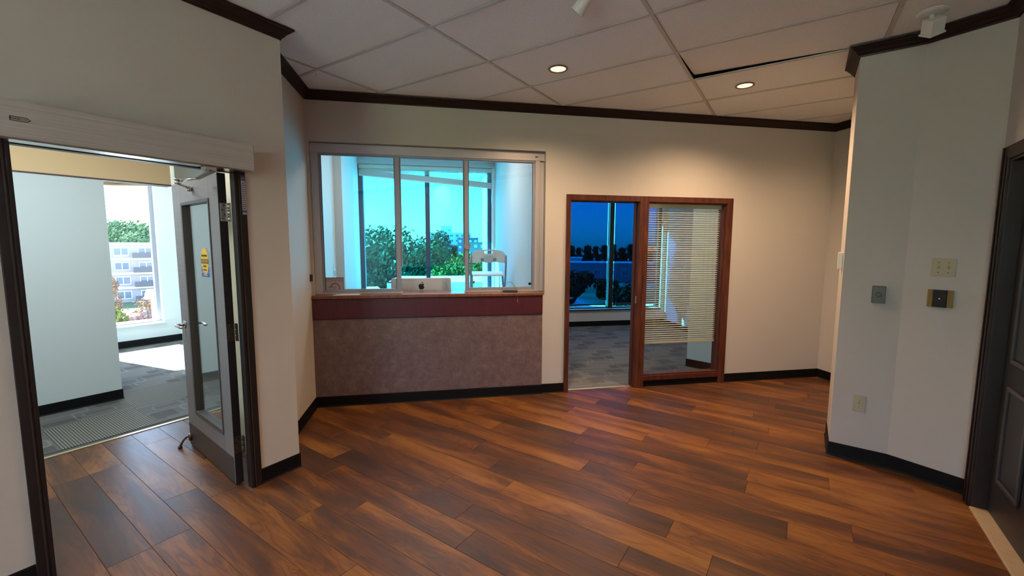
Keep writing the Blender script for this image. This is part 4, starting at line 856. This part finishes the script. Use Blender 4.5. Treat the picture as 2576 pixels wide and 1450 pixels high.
def dirp(az, d): return (d*math.cos(R(az)), d*math.sin(R(az)))
lot = dirp(121.5, 68)
struct('parking_lot', MB().box(-26, 26, -16, 14, GZ+.001, GZ+.05), ASPH, 'grey parking lot below the corridor window', loc=(lot[0], lot[1], 0), rz=R(31.5), cat='parking lot')
rd = dirp(70, 60)
struct('street', MB().box(-60, 60, -6, 6, GZ+.001, GZ+.06), mat('street_asphalt', (0.36, 0.36, 0.37), .9), 'pale curving street below the office window', loc=(rd[0], rd[1], 0), rz=R(18), cat='street')
struct('plaza', MB().box(-30, 25, -7, 7, GZ+.001, GZ+.055), mat('concrete_plaza', (0.42, 0.42, 0.40), .9), 'pale concrete forecourt below the office window', loc=(*dirp(69, 42), 0), rz=R(-24), cat='forecourt')
CONC = mat('pale_bounce_concrete', (0.62, 0.62, 0.60), .9, var=.08, vscale=.3)
struct('yard_back', MB().box(-16, 30, 9, 27, GZ+.001, GZ+.04), CONC, 'added pale ground bouncing sun up through the reception and office windows', cat='yard')  # unseen pale ground added to bounce sun up to the hall ceiling
struct('yard_rear', MB().box(-30, 12, -32, -4, GZ+.001, GZ+.04), mat('rear_bounce_concrete', (0.7, 0.7, 0.67), .9), 'added pale ground bouncing daylight up behind the viewer', cat='yard')  # unseen pale ground added to bounce light in through the rear window
BARK = mat('tree_bark', (0.07, 0.05, 0.035), 0.9)
def leaf_mat(name, c):
    m, n, b = nodes_mat(name); oi = n.nodes.new('ShaderNodeObjectInfo'); tc = n.nodes.new('ShaderNodeTexCoord')
    a = noise(n, tc.outputs['Object'], 1.3, 4, .7)
    n.links.new(ramp(n, a, [(0.3, tuple(v*.55 for v in c)), (0.7, tuple(min(1, v*1.35) for v in c))]), b.inputs['Base Color'])
    b.inputs['Roughness'].default_value = 1.0; b.inputs['Specular IOR Level'].default_value = 0.05; return m
LG = leaf_mat('green_leaves', (0.009, 0.085, 0.034)); LH = leaf_mat('hazy_pale_green_leaves', (0.075, 0.15, 0.065)); LY = leaf_mat('yellow_green_leaves', (0.11, 0.125, 0.018)); LD = leaf_mat('dark_green_leaves', (0.018, 0.042, 0.014)); LR = leaf_mat('russet_leaves', (0.22, 0.12, 0.06))  # LH is paler: haze over the far trees put into the colour
def crown_mesh(rx, rz_, n, size, m, seed, blobs=9):
    rg = random.Random(seed); mb = MB(); cs_ = []
    for b in range(blobs):
        th = rg.uniform(0, 2*PI); rr_ = rg.uniform(.2, .68); cs_.append((rx*rr_*math.cos(th), rx*rr_*math.sin(th), rz_*rg.uniform(-.55, .62), rg.uniform(.30, .5)))
    cs_.append((0, 0, rz_*.35, .55))
    for i in range(n):
        c = cs_[i % len(cs_)]
        while True:
            v = Vector((rg.uniform(-1, 1), rg.uniform(-1, 1), rg.uniform(-1, 1)))
            if .25 < v.length < 1: break
        v = v.normalized()*rg.uniform(.72, 1.05)
        p = Vector((c[0]+v.x*rx*c[3], c[1]+v.y*rx*c[3], c[2]+v.z*rz_*c[3]*1.05))
        nrm = (v+Vector((rg.uniform(-.8, .8), rg.uniform(-.8, .8), rg.uniform(-.8, .8)))).normalized(); a = nrm.orthogonal().normalized(); b_ = nrm.cross(a); s = size*rg.uniform(.6, 1.3)
        mb.add([p+a*s, p+b_*s*.6, p-a*s, p-b_*s*.6], [(0, 1, 2, 3)])
    return mesh_of('crown', mb, m)
def tree(label, az, d, top, rx, rz_, m, n, size, seed, group=None, base=GZ):
    x, y = dirp(az, d); t = thing('tree', label, 'tree', (x, y, base), 0, group); zc = top-rz_*.95-base
    me = crown_mesh(rx, rz_, n, size, m, seed); obj('crown', me, None, t, loc=(0, 0, zc))
    rg = random.Random(seed); tb = MB().tube([(0, 0, 0), (.15, 0, zc*.35), (0, .1, zc*.7), (0, 0, zc+rz_*.4)], [rx*.075, rx*.06, rx*.05, rx*.02], 8)
    obj('trunk', tb, BARK, t)
    for i in range(3):
        a = 2*PI*i/3+seed; obj('branch', MB().tube([(0, 0, zc*.6), (rx*.3*math.cos(a), rx*.3*math.sin(a), zc*.85), (rx*.55*math.cos(a), rx*.55*math.sin(a), zc+rz_*.2)], [rx*.04, rx*.03, rx*.012], 6), BARK, t)
    return t
tree('large dark green tree in the middle of the reception window', 94.2, 34, 3.05, 3.9, 4.6, LG, 13000, .15, 11)
tree('green tree left of the big one in the reception window', 98.4, 43, 1.9, 3.0, 4.8, LG, 9000, .16, 12)
tree('sparse small topped tree at the left mullion of the reception window', 101.2, 50, 3.3, 2.0, 4.6, LD, 3000, .15, 13)
tree('green tree behind the centre mullion of the reception window', 90.4, 46, 2.7, 3.0, 5.0, LG, 9000, .17, 14)
tree('yellow green tree above the flat roof in reception window', 86.4, 30, 1.1, 2.3, 2.6, LY, 6000, .12, 15)
tree('low green tree beside the yellow green one in reception window', 83.6, 40, -.2, 2.0, 2.6, LG, 6000, .14, 16)
tree('tall rounded green tree behind the apartment block', 120.2, 140, 7.2, 9.0, 7.5, LH, 9000, .42, 17)
tree('pale green tree beside the rounded one behind the apartments', 123.2, 168, 4.5, 5.0, 6.0, LY, 5000, .42, 18)
tree('bluish green tree at left behind the apartments', 125.6, 150, 4.5, 5.5, 6.5, LH, 5000, .45, 19)
tree('russet leaved tree in front of the apartment block', 123.6, 60, -2.0, 1.9, 2.2, LR, 2600, .13, 20)
tree('bright yellow green tree near the corridor window', 123.4, 46, -3.4, 1.7, 2.6, LY, 1800, .20, 21)
tree('bare slender tree by the parking lot', 120.3, 58, -4.0, 1.5, 1.6, LR, 260, .18, 22)
tree('large dark tree left in the office doorway view', 72.2, 70, -2.2, 4.6, 3.8, LD, 3000, .40, 23)
tree('round dark shrub tree right in the office doorway view', 66.5, 80, -4.6, 3.0, 2.0, LD, 1500, .35, 24)
tree('dark tree near the street behind the office blind', 64.2, 60, -3.5, 3.5, 3.0, LD, 1800, .35, 25)
FT = crown_mesh(4.4, 6.5, 900, 0.9, LD, 40); rg = random.Random(5)
for i in range(40):
    az = 62+i*1.1; d = 225 if i % 2 else 290; x, y = dirp(az, d)
    t = thing('distant_tree', 'distant dark tree in the treeline along the horizon', 'tree', (x, y, GZ), 0, 'horizon treeline seen through the back windows')
    zc = rg.uniform(3.5, 5.5); s_ = rg.uniform(.8, 1.0)
    c = obj('crown', FT, None, t, loc=(0, 0, zc)); c.scale = (s_, s_, s_)
def building(name, label, az, d, w, dep, top, m, floors, cols, winm, rzoff=0.0, slab=None, balcony=False, base=GZ, wfrac=.5, hfrac=.5):
    x, y = dirp(az, d); t = thing(name, label, 'building', (x, y, base), R(az-90+rzoff)); h = top-base
    obj('walls', MB().box(-w/2, w/2, 0, dep, 0, h), m, t)
    fh = h/floors; cw = w/cols
    obj('roof_edge', MB().box(-w/2-.3, w/2+.3, -.3, dep+.3, h, h+.35), slab or m, t)
    if slab:
        for f in range(1, floors): obj('floor_band', MB().box(-w/2-.05, w/2+.05, -.16, -.01, f*fh-.18, f*fh+.18), slab, t)
    WM = mesh_of('window', MB().box(-cw*wfrac/2, cw*wfrac/2, -.09, -.01, -fh*hfrac/2, fh*hfrac/2), winm)
    FMm = mat('window_white_frame', (0.75, 0.76, 0.78), .6); hw_, hh_ = cw*wfrac/2, fh*hfrac/2
    FM = mesh_of('window_frame', MB().box(-hw_-.12, hw_+.12, -.06, -.005, -hh_-.12, -hh_).box(-hw_-.12, hw_+.12, -.06, -.005, hh_, hh_+.12).box(-hw_-.12, -hw_, -.06, -.005, -hh_, hh_).box(hw_, hw_+.12, -.06, -.005, -hh_, hh_).box(-.06, .06, -.11, -.005, -hh_, hh_), FMm)
    for f in range(floors):
        for c in range(cols):
            px, pz = -w/2+(c+.5)*cw, (f+.52)*fh
            wo_ = obj('window', WM, None, t, loc=(px, 0, pz)); obj('window_frame', FM, None, wo_)
            if balcony and c % 3 == 1:
                b_ = obj('balcony', MB().box(px-cw*.55, px+cw*.55, -1.3, -.17, f*fh+.0, f*fh+.16), slab, t)
                obj('balcony_rail', MB().box(px-cw*.55, px+cw*.55, -1.3, -1.24, f*fh+.17, f*fh+1.1), mat('balcony_panel', (0.10, 0.08, 0.09), .6), b_)
    return t
BRICK = mat('mauve_brick', (0.36, 0.29, 0.31), .9, var=.15, vscale=2); SLABM = mat('white_concrete_band', (0.78, 0.77, 0.75), .8); WDARK = mat('window_dark_glass', (0.10, 0.13, 0.18), .15); WLIGHT = mat('window_pale_glass', (0.75, 0.8, 0.85), .3)
building('apartment_block', 'brick apartment block with white floor bands and balconies', 121.0, 98, 44, 14, 1.35, BRICK, 4, 14, WDARK, 0, SLABM, True, wfrac=.55, hfrac=.45)
building('tower_block', 'pale blue apartment tower on the horizon in reception window', 87.9, 230, 24, 16, 7.6, mat('pale_concrete', (0.62, 0.66, 0.72), .8), 6, 8, WDARK, 8, wfrac=.5, hfrac=.4)
building('roof_plant_house', 'small plant room box on top of the pale tower', 88.2, 233, 6, 6, 11.0, mat('plant_room_grey', (0.50, 0.56, 0.64), .8), 1, 2, WDARK, 8, base=7.6, wfrac=.3, hfrac=.2)
building('dark_block', 'dark grey apartment block beside the pale tower', 85.4, 190, 9, 14, 4.3, mat('slate_block', (0.13, 0.15, 0.20), .8), 5, 4, WLIGHT, 0, wfrac=.35, hfrac=.3)
building('brown_block', 'low brown block with two rows of white windows', 83.5, 170, 13, 12, 2.3, mat('brown_render', (0.33, 0.25, 0.22), .9), 4, 5, WLIGHT, 0, wfrac=.35, hfrac=.35)
building('pale_house', 'pale flat roofed house below the reception window', 87.0, 23, 6.5, 4.0, -.75, mat('pale_siding', (0.62, 0.66, 0.70), .8), 2, 3, WLIGHT, 0, mat('white_roof_edge', (0.85, 0.87, 0.9), .7), base=GZ, wfrac=.22, hfrac=.28)
building('garden_building', 'low white roofed building at lower left of reception window', 102.5, 25, 5, 4, -1.55, mat('white_low_wall', (0.70, 0.75, 0.78), .8), 2, 4, WDARK, 0, MATS['white_roof_edge'], wfrac=.3, hfrac=.3)
building('white_shed', 'small white building far off in the office doorway view', 71.2, 150, 5, 5, -3.0, SLABM, 1, 1, WDARK, 0, wfrac=.3, hfrac=.2)
building('grey_hall', 'long grey hall across the street in the office doorway view', 68.2, 120, 34, 12, -3.6, mat('hall_grey', (0.33, 0.34, 0.36), .8), 1, 9, WDARK, 4, wfrac=.4, hfrac=.25)
building('white_annex', 'white annex wall below the corridor window', 118.4, 40, 2.2, 4, -2.4, mat('annex_white', (0.42, 0.44, 0.52), .8), 2, 2, WDARK, 0, SLABM, wfrac=.2, hfrac=.15)
def car(label, az, d, off, m, rz):
    x, y = dirp(az, d); t = thing('car', label, 'car', (x, y, GZ+.05), R(az-90)+rz, 'cars in the lot below the corridor window')
    side = [(-2.2, .35), (-2.25, .75), (-2.05, .92), (-1.35, .98), (-.7, 1.42), (.75, 1.45), (1.45, 1.0), (2.1, .92), (2.25, .7), (2.2, .35)]
    obj('car_body', MB().plate(side, -.85, .85), m, t, bevel=.06, seg=2)
    gl = [(-1.15, 1.0), (-.66, 1.36), (.70, 1.38), (1.22, 1.0)]
    obj('side_glass', MB().plate(gl, -.865, -.853), WDARK, t); obj('side_glass', MB().plate(gl, .853, .865), WDARK, t)
    for wx in (-1.4, 1.4):
        for wy in (-.80, .80): obj('wheel', MB().lathe([(.001, -.10), (.26, -.10), (.33, -.07), (.33, .07), (.26, .10), (.001, .10)], 20, 'y', (wx, wy, .33)), BLACKP, t)
    return t
car('white car parked in the lot below the corridor window', 120.9, 62, 0, mat('car_white', (0.70, 0.72, 0.75), .3, coat=.5), R(12))
car('blue car parked in the lot at the wall edge', 122.7, 58, 0, mat('car_blue', (0.07, 0.12, 0.25), .3, coat=.5), R(12))
car('dark red car parked behind the white one', 120.2, 72, 0, mat('car_red', (0.22, 0.05, 0.06), .3, coat=.5), R(12))
